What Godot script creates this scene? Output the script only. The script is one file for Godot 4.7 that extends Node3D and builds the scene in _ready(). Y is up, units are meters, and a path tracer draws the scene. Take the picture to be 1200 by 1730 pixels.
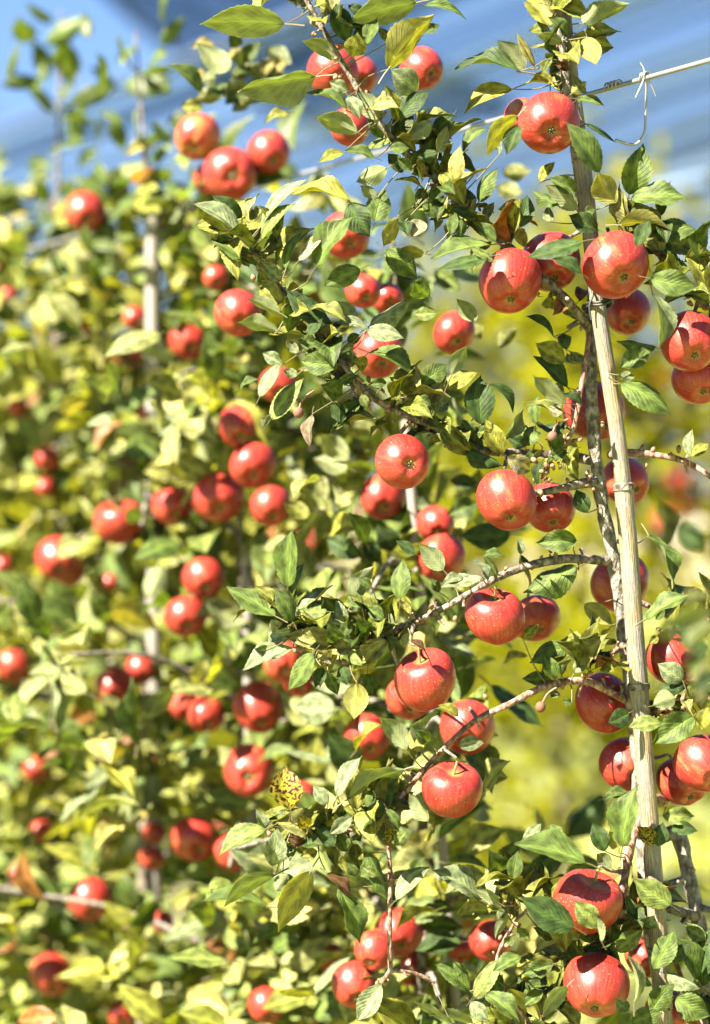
extends Node3D
# An orchard row: a staked apple tree in focus, its neighbours along the row, the next row across the alley, hail nets above.

const EYE := Vector3(0, 1.6, 0)
const ROW_AT := Vector3(0.3125, 0, -2.34)
const ROW_DIR := Vector3(-0.616, 0, -0.788)
const ROW_SIDE := Vector3(0.788, 0, -0.616)
const TONE_TINTS := {"d": Color(0.07, 0.125, 0.032), "l": Color(0.25, 0.32, 0.085), "u": Color(0.34, 0.40, 0.2), "y": Color(0.36, 0.37, 0.07), "Y": Color(0.56, 0.5, 0.16), "p": Color(0.31, 0.38, 0.2), "P": Color(0.55, 0.5, 0.32), "b": Color(0.2, 0.1, 0.04), "c": Color(0.38, 0.41, 0.15)}
const APPLE_GROUP := "ripe apples hanging in the orchard row"

var rng := RandomNumberGenerator.new()
var mats := {}
var leaf_fine: Array[ArrayMesh] = []
var leaf_plain: Array[ArrayMesh] = []
var near_tree: Node3D
var leaf_count := 0
var spare: Array[Transform3D] = []
var spare_tint: Array[Color] = []
var paths: Array = []
var fruit: Array = []            # [centre, radius] of every apple of the row
var twig_tool: SurfaceTool
var leaf_top_map: ImageTexture
var leaf_under_map: ImageTexture
var leaf_height_map: ImageTexture
var apple_meshes: Array[ArrayMesh] = []
var calyx_mesh: ArrayMesh
var stalk_mesh: ArrayMesh


func _ready() -> void:
	rng.seed = 20240917
	# camera, sky, sun, exposure
	var cam := Camera3D.new()
	cam.name = "camera"
	var lens := CameraAttributesPhysical.new()
	lens.frustum_focal_length = 68.16
	lens.frustum_focus_distance = 2.315
	lens.frustum_near = 0.05
	lens.frustum_far = 3000.0
	lens.exposure_aperture = 1.6
	cam.attributes = lens
	cam.fov = 28.8
	cam.near = 0.05
	cam.far = 3000.0
	cam.position = EYE
	cam.rotation_degrees.x = 2.3
	add_child(cam)
	var around := WorldEnvironment.new()
	around.name = "world_environment"
	var env := Environment.new()
	var sky_mat := ProceduralSkyMaterial.new()
	sky_mat.sky_top_color = Color(0.138, 0.222, 0.338)
	sky_mat.sky_horizon_color = Color(0.325, 0.388, 0.46)
	sky_mat.sky_curve = 0.13
	sky_mat.ground_bottom_color = Color(0.24, 0.27, 0.16)
	sky_mat.ground_horizon_color = Color(0.5, 0.55, 0.5)
	sky_mat.sun_angle_max = 30.0
	var sky := Sky.new()
	sky.sky_material = sky_mat
	env.background_mode = Environment.BG_SKY
	env.sky = sky
	env.background_energy_multiplier = 1.15
	env.tonemap_mode = Environment.TONE_MAPPER_LINEAR
	env.tonemap_exposure = 9.0
	env.sdfgi_enabled = true
	env.ssao_enabled = true
	env.ssil_enabled = true
	around.environment = env
	add_child(around)
	var sun := DirectionalLight3D.new()
	sun.name = "sun"
	sun.light_energy = 1.6
	sun.light_color = Color(1.0, 0.955, 0.87)
	sun.light_angular_distance = 0.5
	sun.shadow_enabled = true
	add_child(sun)
	sun.look_at_from_position(Vector3(-0.6, 0.7, 0.5), Vector3.ZERO)

	make_materials()
	make_leaf_meshes()
	make_apple_meshes()
	land()
	hail_nets()
	next_row()
	apples()
	row_trees()
	focus_tree()
	trellis()


# ---------------------------------------------------------------- helpers
func lin(r: float, g: float, b: float) -> Color:
	return Color(r, g, b).linear_to_srgb()


func tagged(o: Node, label: String, category: String, group := "", kind := "") -> void:
	o.set_meta("label", label)
	if category:
		o.set_meta("category", category)
	if group:
		o.set_meta("group", group)
	if kind:
		o.set_meta("kind", kind)


func thing(called: String, at: Vector3, label: String, category: String, group := "") -> Node3D:
	var o := Node3D.new()
	o.name = called
	o.position = at
	tagged(o, label, category, group)
	add_child(o, true)
	return o


func part(called: String, mesh: Mesh, mat: Material, parent: Node, xf := Transform3D.IDENTITY) -> MeshInstance3D:
	var o := MeshInstance3D.new()
	o.name = called
	o.mesh = mesh
	o.transform = xf
	if mat:
		o.material_override = mat
	parent.add_child(o, true)
	return o


func smooth_path(points: Array, steps: int) -> PackedVector3Array:
	var r := PackedVector3Array()
	var n := points.size()
	for i in n - 1:
		var a: Vector3 = points[maxi(i - 1, 0)]
		var b: Vector3 = points[i]
		var c: Vector3 = points[i + 1]
		var d: Vector3 = points[mini(i + 2, n - 1)]
		for k in steps:
			r.append(b.cubic_interpolate(c, a, d, float(k) / steps))
	r.append(points[n - 1])
	return r


func tube(st: SurfaceTool, path: PackedVector3Array, radius: Callable, sides: int, rough := 0.0, seedling := 0) -> void:
	# sweeps a ring along the path; radius(t) gives its size, rough makes it knobbly
	var n := path.size()
	var ref := Vector3(0.37, 0.21, 0.9).normalized()
	var rings: Array = []
	var noise := FastNoiseLite.new()
	noise.seed = seedling
	noise.frequency = 1.0
	var run := 0.0
	for i in n:
		var d := (path[mini(i + 1, n - 1)] - path[maxi(i - 1, 0)]).normalized()
		var u := (ref - d * ref.dot(d)).normalized()
		ref = u
		var w := d.cross(u)
		if i > 0:
			run += path[i].distance_to(path[i - 1])
		var t := float(i) / (n - 1)
		var base: float = radius.call(t)
		var ring: Array = []
		for k in sides + 1:
			var a := TAU * (k % sides) / sides
			var nrm := u * cos(a) + w * sin(a)
			var rr := base
			if rough > 0.0:
				rr *= 1.0 + rough * noise.get_noise_3d(cos(a) * 0.8, sin(a) * 0.8, run * 60.0) + rough * 1.2 * noise.get_noise_2d(run * 22.0, 7.0)
			ring.append([path[i] + nrm * rr, nrm, Vector2(float(k) / sides, run)])
		rings.append(ring)
	for i in n - 1:
		for k in sides:
			for c in [[i, k], [i + 1, k + 1], [i, k + 1], [i, k], [i + 1, k], [i + 1, k + 1]]:
				var v = rings[c[0]][c[1]]
				st.set_normal(v[1])
				st.set_uv(v[2])
				st.add_vertex(v[0])
	for e in [0, n - 1]:
		var dd: Vector3 = (path[e] - path[1 if e == 0 else n - 2]).normalized()
		var tip: Vector3 = path[e] + dd * float(radius.call(float(e) / (n - 1))) * 0.5
		for k in sides:
			for v in ([rings[e][k], rings[e][k + 1]] if e == 0 else [rings[e][k + 1], rings[e][k]]):
				st.set_normal((v[1] + dd).normalized())
				st.set_uv(v[2])
				st.add_vertex(v[0])
			st.set_normal(dd)
			st.set_uv(Vector2(0.5, run))
			st.add_vertex(tip)


func tool() -> SurfaceTool:
	var st := SurfaceTool.new()
	st.begin(Mesh.PRIMITIVE_TRIANGLES)
	return st


func tube_mesh(points: Array, r0: float, r1: float, sides := 10, steps := 6, rough := 0.0, seedling := 0) -> ArrayMesh:
	var st := tool()
	tube(st, smooth_path(points, steps), func(t: float) -> float: return lerpf(r0, r1, t), sides, rough, seedling)
	st.index()
	return st.commit()


func sheet(nu: int, nv: int, f: Callable) -> ArrayMesh:
	# a smooth surface over u, v in 0..1
	var st := tool()
	for j in nv + 1:
		for i in nu + 1:
			var u := float(i) / nu
			var v := float(j) / nv
			var vc := clampf(v, 0.006, 0.994)
			var a: Vector3 = f.call(u + 0.004, vc)
			var b: Vector3 = f.call(u - 0.004, vc)
			var c: Vector3 = f.call(u, vc + 0.004)
			var d: Vector3 = f.call(u, vc - 0.004)
			st.set_normal((a - b).cross(c - d).normalized())
			st.set_uv(Vector2(u, v))
			st.add_vertex(f.call(u, v))
	for j in nv:
		for i in nu:
			var p := j * (nu + 1) + i
			for k in [p, p + nu + 2, p + 1, p, p + nu + 1, p + nu + 2]:
				st.add_index(k)
	return st.commit()


func noise_map(freq: float, octaves: int, ramp: Array, size := 256, seedling := 1, kind := FastNoiseLite.TYPE_SIMPLEX_SMOOTH) -> NoiseTexture2D:
	var n := FastNoiseLite.new()
	n.noise_type = kind
	n.frequency = freq
	n.fractal_octaves = octaves
	n.seed = seedling
	var t := NoiseTexture2D.new()
	t.width = size
	t.height = size
	t.seamless = true
	t.noise = n
	if ramp.size():
		var g := Gradient.new()
		g.offsets = PackedFloat32Array()
		g.colors = PackedColorArray()
		for i in ramp.size():
			g.add_point(lerpf(0.27, 0.73, float(i) / (ramp.size() - 1)), ramp[i])
		t.color_ramp = g
	return t


func solid(called: String, c: Color, rough: float, metal := 0.0) -> StandardMaterial3D:
	var m := StandardMaterial3D.new()
	m.resource_name = called
	m.albedo_color = c
	m.roughness = rough
	m.metallic = metal
	mats[called] = m
	return m


# ---------------------------------------------------------------- materials
func bark(called: String, ramp: Array, scale: float, relief := 0.12) -> void:
	var m := solid(called, Color.WHITE, 0.85)
	m.albedo_texture = noise_map(0.03, 5, ramp, 256, called.length())
	m.uv1_triplanar = true
	m.uv1_scale = Vector3(scale, scale * 0.6, scale)
	m.heightmap_enabled = true
	m.heightmap_texture = noise_map(0.05, 4, [Color.BLACK, Color.WHITE], 256, called.length() + 9)
	m.heightmap_scale = relief


func make_materials() -> void:
	bark("bark", [lin(0.02, 0.014, 0.01), lin(0.055, 0.042, 0.028), lin(0.11, 0.088, 0.066), lin(0.18, 0.16, 0.135)], 14.0)
	bark("grey_bark", [lin(0.03, 0.025, 0.018), lin(0.08, 0.07, 0.052), lin(0.14, 0.125, 0.105), lin(0.21, 0.20, 0.18)], 14.0)
	bark("red_bark", [lin(0.05, 0.02, 0.013), lin(0.11, 0.05, 0.034), lin(0.18, 0.095, 0.068), lin(0.25, 0.19, 0.15)], 18.0, 0.05)
	bark("soil", [lin(0.13, 0.18, 0.03), lin(0.2, 0.25, 0.045), lin(0.27, 0.29, 0.06), lin(0.3, 0.28, 0.09)], 0.6, 1.5)
	bark("field", [lin(0.16, 0.14, 0.085), lin(0.22, 0.195, 0.13), lin(0.26, 0.24, 0.18)], 0.01, 0.0)
	solid("wire", lin(0.2, 0.205, 0.215), 0.45, 0.6)
	solid("rubber", lin(0.012, 0.012, 0.013), 0.6)
	solid("stalk", lin(0.17, 0.13, 0.045), 0.6)
	solid("petiole", lin(0.075, 0.065, 0.026), 0.6)
	solid("calyx", lin(0.10, 0.085, 0.035), 0.9)
	solid("bud", lin(0.15, 0.085, 0.045), 0.85)
	solid("mummy", lin(0.09, 0.035, 0.02), 0.8)
	# weathered cane: long fibres, grey patches, dark specks
	var fibre := FastNoiseLite.new()
	fibre.frequency = 1.0
	fibre.fractal_octaves = 3
	var im := Image.create(128, 512, false, Image.FORMAT_RGB8)
	var him := Image.create(128, 512, false, Image.FORMAT_RGB8)
	for y in 512:
		for x in 128:
			var a := TAU * x / 128.0
			var f := fibre.get_noise_3d(cos(a) * 9.0, sin(a) * 9.0, y * 0.02)
			var g := fibre.get_noise_3d(cos(a) * 1.2 + 30.0, sin(a) * 1.2, y * 0.012)
			var s := fibre.get_noise_3d(cos(a) * 14.0, sin(a) * 14.0 + 50.0, y * 0.12)
			var c := Color(0.075, 0.06, 0.04).lerp(Color(0.205, 0.175, 0.13), clampf(0.5 + f * 2.4, 0, 1))
			c = c.lerp(Color(0.11, 0.108, 0.102), clampf(g * 3.2, 0, 0.85))
			c = c.lerp(Color(0.17, 0.12, 0.035), clampf(-g * 1.8, 0, 0.5))
			if s > 0.30:
				c = c.lerp(Color(0.07, 0.05, 0.035), 0.7)
			if f < -0.22:
				c = c.lerp(Color(0.07, 0.055, 0.04), 0.75)
			im.set_pixel(x, y, c.linear_to_srgb())
			var h := clampf(0.5 + f * 0.9, 0, 1)
			him.set_pixel(x, y, Color(h, h, h))
	var cane := solid("cane", Color.WHITE, 0.6)
	cane.albedo_texture = ImageTexture.create_from_image(im)
	cane.heightmap_enabled = true
	cane.heightmap_texture = ImageTexture.create_from_image(him)
	cane.heightmap_scale = 0.06
	cane.uv1_scale = Vector3(1, 2.2, 1)
	solid("cane_pale", lin(0.15, 0.138, 0.125), 0.6)
	leaf_maps()
	var tones := {
		"d": [0.072, 0.128, 0.033], "t": [0.148, 0.222, 0.05], "l": [0.25, 0.325, 0.085], "y": [0.36, 0.37, 0.06], "Y": [0.60, 0.53, 0.17], "u": [0.16, 0.22, 0.055],
		"p": [0.31, 0.38, 0.20], "P": [0.57, 0.52, 0.33], "b": [0.22, 0.12, 0.045], "B": [0.36, 0.28, 0.19], "c": [0.38, 0.41, 0.15], "Z": [0.52, 0.40, 0.05],
	}
	for k in tones:
		var c: Array = tones[k]
		leaf_material("top_" + k, lin(c[0] * 1.2, c[1] * 1.2, c[2] * 1.2), k)
	leaf_material("under", lin(0.46, 0.52, 0.29), "under")
	leaf_material("under_yellow", lin(0.52, 0.50, 0.17), "under")
	leaf_material("plain", Color.WHITE, "plain")
	leaf_material("plain_far", Color.WHITE, "plain")
	mats["plain_far"].metallic_specular = 0.12
	mats["plain_far"].roughness = 0.8
	leaf_material("plain_fine", Color.WHITE, "plain")
	mats["plain_fine"].heightmap_enabled = true
	for i in 4:
		apple_material(i)


func leaf_maps() -> void:
	var n := FastNoiseLite.new()
	n.frequency = 1.0
	n.fractal_octaves = 3
	n.seed = 4
	var top := Image.create(256, 128, false, Image.FORMAT_RGB8)
	var low := Image.create(256, 128, false, Image.FORMAT_RGB8)
	var high := Image.create(256, 128, false, Image.FORMAT_RGB8)
	var spoiled := Image.create(256, 128, false, Image.FORMAT_RGB8)
	for y in 128:
		for x in 256:
			var u := x / 255.0
			var s := absf(y / 127.0 - 0.5) * 2.0
			var mid := exp(-pow(s / (0.05 * (1.15 - u)), 2.0))
			var side := 1.0 if y > 64 else 0.0
			var ph := (u - 0.42 * s + 0.06 * s * s + side * 0.05) * 8.5
			var vein := exp(-pow((ph - roundf(ph)) / 0.085, 2.0)) * (1.0 - s * 0.55)
			var net := absf(n.get_noise_2d(x * 0.16, y * 0.16))
			var patch := n.get_noise_2d(x * 0.012 + 9.0, y * 0.02)
			var v := clampf(0.70 + patch * 0.30 + n.get_noise_2d(x * 0.3, y * 0.3) * 0.08, 0.4, 1.0)
			var c := Color(v, v, v).lerp(Color(1.0, 1.0, 0.86), clampf(mid * 0.85 + vein * 0.30, 0, 1))
			if n.get_noise_2d(x * 0.06 + 70.0, y * 0.08) > 0.47:
				c = c.lerp(Color(0.55, 0.36, 0.16), 0.55)
			top.set_pixel(x, y, c)
			var lv := clampf(0.84 + patch * 0.14 - net * 0.12, 0, 1)
			low.set_pixel(x, y, Color(lv, lv, lv).lerp(Color(1, 1, 0.9), clampf(mid * 0.8 + vein * 0.6, 0, 1)))
			var h := clampf(0.55 + net * 0.35 - vein * 0.38 - mid * 0.5 + 0.1 * sin(ph * TAU), 0, 1)
			high.set_pixel(x, y, Color(h, h, h))
			var b := n.get_noise_2d(x * 0.03 + 20.0, y * 0.045) + n.get_noise_2d(x * 0.11, y * 0.15) * 0.5 + s * 0.15
			spoiled.set_pixel(x, y, c.lerp(Color(0.22, 0.09, 0.05), clampf((b - 0.12) * 6.0, 0, 1)).lerp(Color(0.45, 0.8, 0.3), clampf((-b - 0.25) * 5.0, 0, 0.7)))
	leaf_top_map = ImageTexture.create_from_image(top)
	leaf_under_map = ImageTexture.create_from_image(low)
	leaf_height_map = ImageTexture.create_from_image(high)
	mats["spoiled_map"] = ImageTexture.create_from_image(spoiled)


func leaf_material(called: String, c: Color, kind: String) -> void:
	var m := solid(called, c, 0.48)
	m.albedo_texture = leaf_top_map
	m.heightmap_enabled = true
	m.heightmap_texture = leaf_height_map
	m.heightmap_scale = 0.12
	m.metallic_specular = 0.36
	m.backlight_enabled = true
	m.backlight = Color(1.0, 1.0, 0.55)
	if kind == "under":
		m.albedo_texture = leaf_under_map
		m.heightmap_flip_texture = true
		m.roughness = 0.9
		m.metallic_specular = 0.25
		m.transparency = BaseMaterial3D.TRANSPARENCY_ALPHA
		m.albedo_color.a = 0.68
	elif kind == "plain":
		m.vertex_color_use_as_albedo = true
		m.roughness = 0.45
		m.heightmap_enabled = false
	elif kind == "Z":
		m.albedo_texture = mats["spoiled_map"]
	elif kind in ["P", "B", "b"]:
		m.roughness = 0.85
		m.heightmap_scale = 0.25
	elif kind == "p":
		m.roughness = 0.5


func apple_material(i: int) -> void:
	# striped waxy skin: v runs from the stalk to the calyx
	var n := FastNoiseLite.new()
	n.frequency = 1.0
	n.fractal_octaves = 3
	n.seed = 40 + i
	var r := RandomNumberGenerator.new()
	r.seed = 77 + i
	var blush: float = [0.05, 0.2, 0.45, 0.85][i]
	var w := 512
	var h := 256
	var im := Image.create(w, h, false, Image.FORMAT_RGB8)
	for y in h:
		var v := y / float(h - 1)
		for x in w:
			var a := TAU * x / w
			var cx := cos(a)
			var sx := sin(a)
			var broad := n.get_noise_3d(cx * 0.9, sx * 0.9, v * 1.4 + 5.0)
			var streak := n.get_noise_3d(cx * 11.0, sx * 11.0, v * 1.6)
			var fine := n.get_noise_3d(cx * 30.0, sx * 30.0, v * 7.0)
			var c := Color(0.145, 0.008, 0.007).lerp(Color(0.215, 0.026, 0.018), clampf(0.5 + streak * 0.7 + fine * 0.7, 0, 1))
			c = c.lerp(Color(0.27, 0.05, 0.024), clampf(blush * 0.6 + broad * 0.7 + streak * 0.15 - 0.2, 0, 0.65))
			c = c.lerp(Color(0.27, 0.165, 0.045), clampf(blush * 0.75 + broad * 0.9 + fine * 0.3 - 0.52, 0, 0.8))
			c = c.lerp(Color(0.19, 0.16, 0.04), clampf((v - 0.935 + streak * 0.03) * 14.0, 0, 0.75))
			c = c.lerp(Color(0.15, 0.11, 0.035), clampf((0.075 - v + streak * 0.03) * 16.0, 0, 0.85))
			var scuff := n.get_noise_3d(cx * 2.2 + 40.0, sx * 2.2, v * 4.0 + 9.0) + 0.35 * fine
			c = c.lerp(Color(0.20, 0.12, 0.06), clampf((scuff - 0.55) * 7.0, 0, 0.45))
			im.set_pixel(x, y, c.linear_to_srgb())
	for k in 520:
		var y := int(h * (0.10 + 0.84 * r.randf()))
		var x := r.randi() % w
		var strength := r.randf_range(0.25, 0.75)
		var wide := 1 if r.randf() < 0.5 else 2
		for dy in wide:
			for dx in wide + 1:
				var yy := mini(y + dy, h - 1)
				var xx := (x + dx) % w
				im.set_pixel(xx, yy, im.get_pixel(xx, yy).lerp(Color(0.72, 0.52, 0.36), strength))
	var m := solid("skin_%d" % i, Color.WHITE, 0.37)
	m.albedo_texture = ImageTexture.create_from_image(im)
	m.clearcoat_enabled = true
	m.metallic_specular = 0.4
	m.clearcoat = 0.05
	m.clearcoat_roughness = 0.3
	m.subsurf_scatter_enabled = false


# ---------------------------------------------------------------- shared shapes
func leaf_shape(seedling: int, nx: int, nz: int, two_faced: bool) -> ArrayMesh:
	# a blade one long and one wide: serrated edge, arched along the midrib, folded and waved across it
	var r := RandomNumberGenerator.new()
	r.seed = 900 + seedling
	var arch := r.randf_range(0.02, 0.55)
	var fold := r.randf_range(0.05, 0.55)
	var curl := r.randf_range(-0.6, 0.25)
	var wave := r.randf_range(0.0, 0.05)
	var ph := r.randf() * TAU
	var full := r.randf_range(0.8, 0.98)
	var twist := r.randf_range(-0.35, 0.35)
	var sweep := r.randf_range(-0.06, 0.06)
	var at := func(u: float, s: float) -> Vector3:
		var hw := 0.5 * pow(maxf(sin(PI * pow(clampf(u, 0.0, 1.0), full)), 0.0), 0.76 + 0.5 * u * u)
		if nx > 10 and absf(s) > 0.95:
			hw *= 1.0 + 0.032 * (1.0 if int(roundf(u * nx)) % 2 == 0 else -1.0)
		var z := s * hw
		var y := arch * (u - u * u) + (fold * absf(s) * hw + curl * s * s * hw) * (0.55 + 0.2 * sin(u * 3.0)) + wave * sin(u * 11.0 + ph + s) * s * s + twist * (u - 0.3) * z
		return Vector3(u, y, z + sweep * sin(u * PI))
	var mesh: ArrayMesh
	for face in (2 if two_faced else 1):
		var st := tool()
		var off := Vector3(0, 0.0022 if face == 0 else -0.0022, 0)
		for i in nx + 1:
			for j in nz + 1:
				var u := float(i) / nx
				var s := 2.0 * j / nz - 1.0
				var a: Vector3 = at.call(minf(u + 0.02, 1.0), s * 0.9)
				var b: Vector3 = at.call(maxf(u - 0.02, 0.0), s * 0.9)
				var wide := Vector3(0, 0, 0.2)
				var s0 := clampf(s - 0.15, -0.9, 0.9)
				var s1 := clampf(s + 0.15, -0.9, 0.9)
				var uu := clampf(u, 0.06, 0.94)
				wide = (at.call(uu, s1) as Vector3) - (at.call(uu, s0) as Vector3)
				var nrm := wide.cross(a - b).normalized()
				if nrm.y < 0.0:
					nrm = -nrm
				st.set_normal(nrm if face == 0 else -nrm)
				st.set_uv(Vector2(u, 0.5 + 0.5 * s))
				st.add_vertex((at.call(u, s) as Vector3) + off)
		for i in nx:
			for j in nz:
				var p := i * (nz + 1) + j
				for k in ([p, p + 1, p + nz + 2, p, p + nz + 2, p + nz + 1] if face == 1 else [p, p + nz + 2, p + 1, p, p + nz + 1, p + nz + 2]):
					st.add_index(k)
		if mesh == null:
			mesh = st.commit()
		else:
			st.commit(mesh)
	if two_faced:
		var st := tool()
		var droop := r.randf_range(-0.06, 0.03)
		tube(st, PackedVector3Array([Vector3(0.06, 0.0, 0), Vector3(-0.08, 0.004 + droop * 0.3, 0), Vector3(-0.24, droop, 0)]), func(t: float) -> float: return 0.011 + 0.004 * t, 5)
		st.index()
		st.commit(mesh)
	return mesh


func make_leaf_meshes() -> void:
	for i in 10:
		leaf_fine.append(leaf_shape(i, 22, 6, true))
	for i in 4:
		leaf_plain.append(leaf_shape(50 + i, 6, 4, false))


func make_apple_meshes() -> void:
	for i in 5:
		var r := RandomNumberGenerator.new()
		r.seed = 300 + i
		var lobes := r.randf_range(0.002, 0.011)
		var skew := Vector2(r.randf_range(-0.12, 0.12), r.randf_range(-0.09, 0.09))
		var ph := r.randf() * TAU
		var taper := r.randf_range(0.05, 0.13)
		apple_meshes.append(sheet(48, 36, func(u: float, v: float) -> Vector3:
			var th := PI * clampf(v, 0.0, 1.0)
			var ph2 := TAU * u
			var low := PI - th
			var x := 0.5 * pow(maxf(sin(th), 0.0), 0.86) * (1.0 + taper * cos(th) - taper * 0.35)
			x *= 1.0 + lobes * cos(5.0 * ph2 + ph) * smoothstep(0.2, 1.0, v) + 0.012 * cos(2.0 * ph2 + ph)
			var y := 0.475 * cos(th) - 0.165 * exp(-pow(th / 0.40, 2.0)) + 0.115 * exp(-pow(low / 0.30, 2.0))
			y += lobes * 1.6 * cos(5.0 * ph2 + ph) * exp(-pow((low - 0.5) / 0.35, 2.0)) + skew.y * x * cos(ph2)
			return Vector3(x * cos(ph2) + skew.x * y, y, x * sin(ph2))))
	var st := tool()
	for k in 5:
		var a := TAU * k / 5.0
		var d := Vector3(cos(a), 0, sin(a))
		tube(st, PackedVector3Array([d * 0.018 + Vector3(0, -0.345, 0), d * 0.05 + Vector3(0, -0.385, 0), d * 0.03 + Vector3(0, -0.425, 0)]), func(t: float) -> float: return 0.02 * (1.0 - t) + 0.004, 5)
	st.index()
	calyx_mesh = st.commit()
	stalk_mesh = tube_mesh([Vector3(0, 0.24, 0), Vector3(0.01, 0.36, 0), Vector3(0.03, 0.48, 0.01), Vector3(0.05, 0.58, 0.02)], 0.018, 0.022, 7, 4)


# ---------------------------------------------------------------- land, nets
func land() -> void:
	var g := PlaneMesh.new()
	g.size = Vector2(4000, 4000)
	var ground := part("ground", g, mats["soil"], self)
	tagged(ground, "grassy orchard ground under the trees", "", "", "structure")
	# rolling hill beyond the orchard
	var n := FastNoiseLite.new()
	n.frequency = 0.6
	n.seed = 12
	var hill := part("hills", sheet(60, 8, func(u: float, v: float) -> Vector3:
		var a := lerpf(-1.2, 1.2, u)
		var far := lerpf(380.0, 700.0, v)
		var hgt := (58.0 + 10.0 * n.get_noise_1d(u * 14.0)) * sin(clampf(v * 1.4, 0, 1) * PI * 0.5)
		return Vector3(sin(a) * far, hgt - 1.0, -cos(a) * far)), mats["field"], self)
	tagged(hill, "pale dry hillside beyond the orchard", "", "", "structure")


func net_material(called: String, dark: Color, pale: Color, low: float, high: float) -> void:
	var n := FastNoiseLite.new()
	n.frequency = 1.0
	n.fractal_octaves = 4
	n.seed = called.length() * 3
	var im := Image.create(64, 512, false, Image.FORMAT_RGBA8)
	for y in 512:
		for x in 64:
			var a := TAU * x / 64.0
			var b := TAU * y / 512.0
			var s := n.get_noise_3d(cos(b) * 5.0, sin(b) * 5.0, cos(a) * 0.35) + 0.6 * n.get_noise_3d(cos(b) * 15.0, sin(b) * 15.0, sin(a) * 0.5)
			var q := n.get_noise_3d(cos(b) * 4.0 + 20.0, sin(b) * 4.0, cos(a) * 0.3) + 0.5 * n.get_noise_3d(cos(b) * 11.0, sin(b) * 11.0 + 30.0, sin(a) * 0.4)
			var c := dark.lerp(pale, clampf(0.34 + q * 1.9, 0, 1)).linear_to_srgb()
			im.set_pixel(x, y, Color(c.r, c.g, c.b, lerpf(low, high, clampf(0.5 + s * 1.4, 0, 1))))
	var m := solid(called, Color.WHITE, 0.9)
	m.transparency = BaseMaterial3D.TRANSPARENCY_ALPHA
	m.albedo_texture = ImageTexture.create_from_image(im)
	m.metallic_specular = 0.1
	m.backlight_enabled = true
	m.backlight = Color(0.6, 0.6, 0.6)


func hail_nets() -> void:
	net_material("net", Color(0.006, 0.02, 0.06), Color(0.17, 0.23, 0.31), 0.0, 0.95)
	net_material("net_folded", Color(0.002, 0.012, 0.045), Color(0.008, 0.03, 0.08), 0.5, 0.95)
	solid("hem", lin(0.02, 0.04, 0.10), 0.8)
	for i in range(1, 8):
		for half in 2:
			var o := ROW_AT + ROW_SIDE * (3.5 * (i + 0.5 * half))
			var hi := 4.15 if half == 0 else 3.35
			var lo := 3.35 if half == 0 else 4.15
			var s := float(i * 2 + half)
			var m := sheet(70, 10, func(u: float, v: float) -> Vector3:
				var along := lerpf(-14.0, 60.0, u)
				var sag := 0.16 * sin(PI * v) * (1.0 + 0.4 * sin(along * 0.9 + s)) + 0.22 * sin(PI * v) * pow(absf(sin(along * PI / 8.0 + s)), 2.0)
				return ROW_DIR * along + ROW_SIDE * (1.75 * v) + Vector3(0, lerpf(hi, lo, v) - sag, 0))
			var net := thing("hail_net", o, "blue tinted hail net panel sloping %s the ridge, alley %s beyond the near tree" % [["down from", "up towards"][half], ["one", "two", "three", "four", "five", "six", "seven", "eight"][i]], "hail net", "hail nets over the orchard alleys")
			part("netting", m, mats["net"], net)
			part("hem", tube_mesh([ROW_DIR * -14.0 + Vector3(0, hi, 0), ROW_DIR * 20.0 + Vector3(0, hi, 0), ROW_DIR * 60.0 + Vector3(0, hi, 0)], 0.03, 0.03, 6, 4), mats["hem"], net)
	var fold := thing("folded_hail_net", Vector3(-0.961, 5.017, -11.872), "dark blue gathered hail net hanging slantwise above the fruit cluster against the sky", "hail net")
	var e0: Vector3 = Vector3(-1.638, 5.250, -11.363) - Vector3(-0.961, 5.017, -11.872)
	var e1: Vector3 = Vector3(-0.908, 4.732, -11.884) - Vector3(-0.961, 5.017, -11.872)
	var e2: Vector3 = Vector3(0.152, 4.448, -12.696) - Vector3(-0.961, 5.017, -11.872)
	var f0: Vector3 = Vector3(-0.921, 5.386, -11.357) - Vector3(-0.961, 5.017, -11.872)
	var f1: Vector3 = Vector3(-0.142, 5.088, -11.870) - Vector3(-0.961, 5.017, -11.872)
	var f2: Vector3 = Vector3(1.139, 4.675, -12.687) - Vector3(-0.961, 5.017, -11.872)
	part("netting", sheet(24, 14, func(u: float, v: float) -> Vector3:
		var a := e0.lerp(e1, u * 2.0) if u < 0.5 else e1.lerp(e2, u * 2.0 - 1.0)
		var b := f0.lerp(f1, u * 2.0) if u < 0.5 else f1.lerp(f2, u * 2.0 - 1.0)
		return a.lerp(b, v) + Vector3(0, 0, 0.12 * sin(v * 19.0 + u * 3.0))), mats["net_folded"], fold)
	part("hem", tube_mesh([e0, e1, e2], 0.035, 0.03, 7, 6), mats["hem"], fold)
	# posts that carry the nets
	var k := 0
	for along in [2.9, 10.9]:
		var at: Vector3 = ROW_AT + ROW_SIDE * 7.0 + ROW_DIR * along
		var p := thing("net_post", at, ["blurred brown wooden net post rising between the upper leaves and the stake", "brown wooden net post farther along behind the blurred crowns"][k], "post", "wooden posts under the nets")
		part("pole", tube_mesh([Vector3(0, -0.1, 0), Vector3(0, 2.0, 0), Vector3(0, 3.9, 0)], 0.075, 0.06, 12, 2, 0.05, 3), mats["bark"], p)
		part("cap", tube_mesh([Vector3(0, 3.88, 0), Vector3(0, 3.98, 0)], 0.085, 0.08, 12, 2), mats["rubber"], p)
		k += 1


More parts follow.
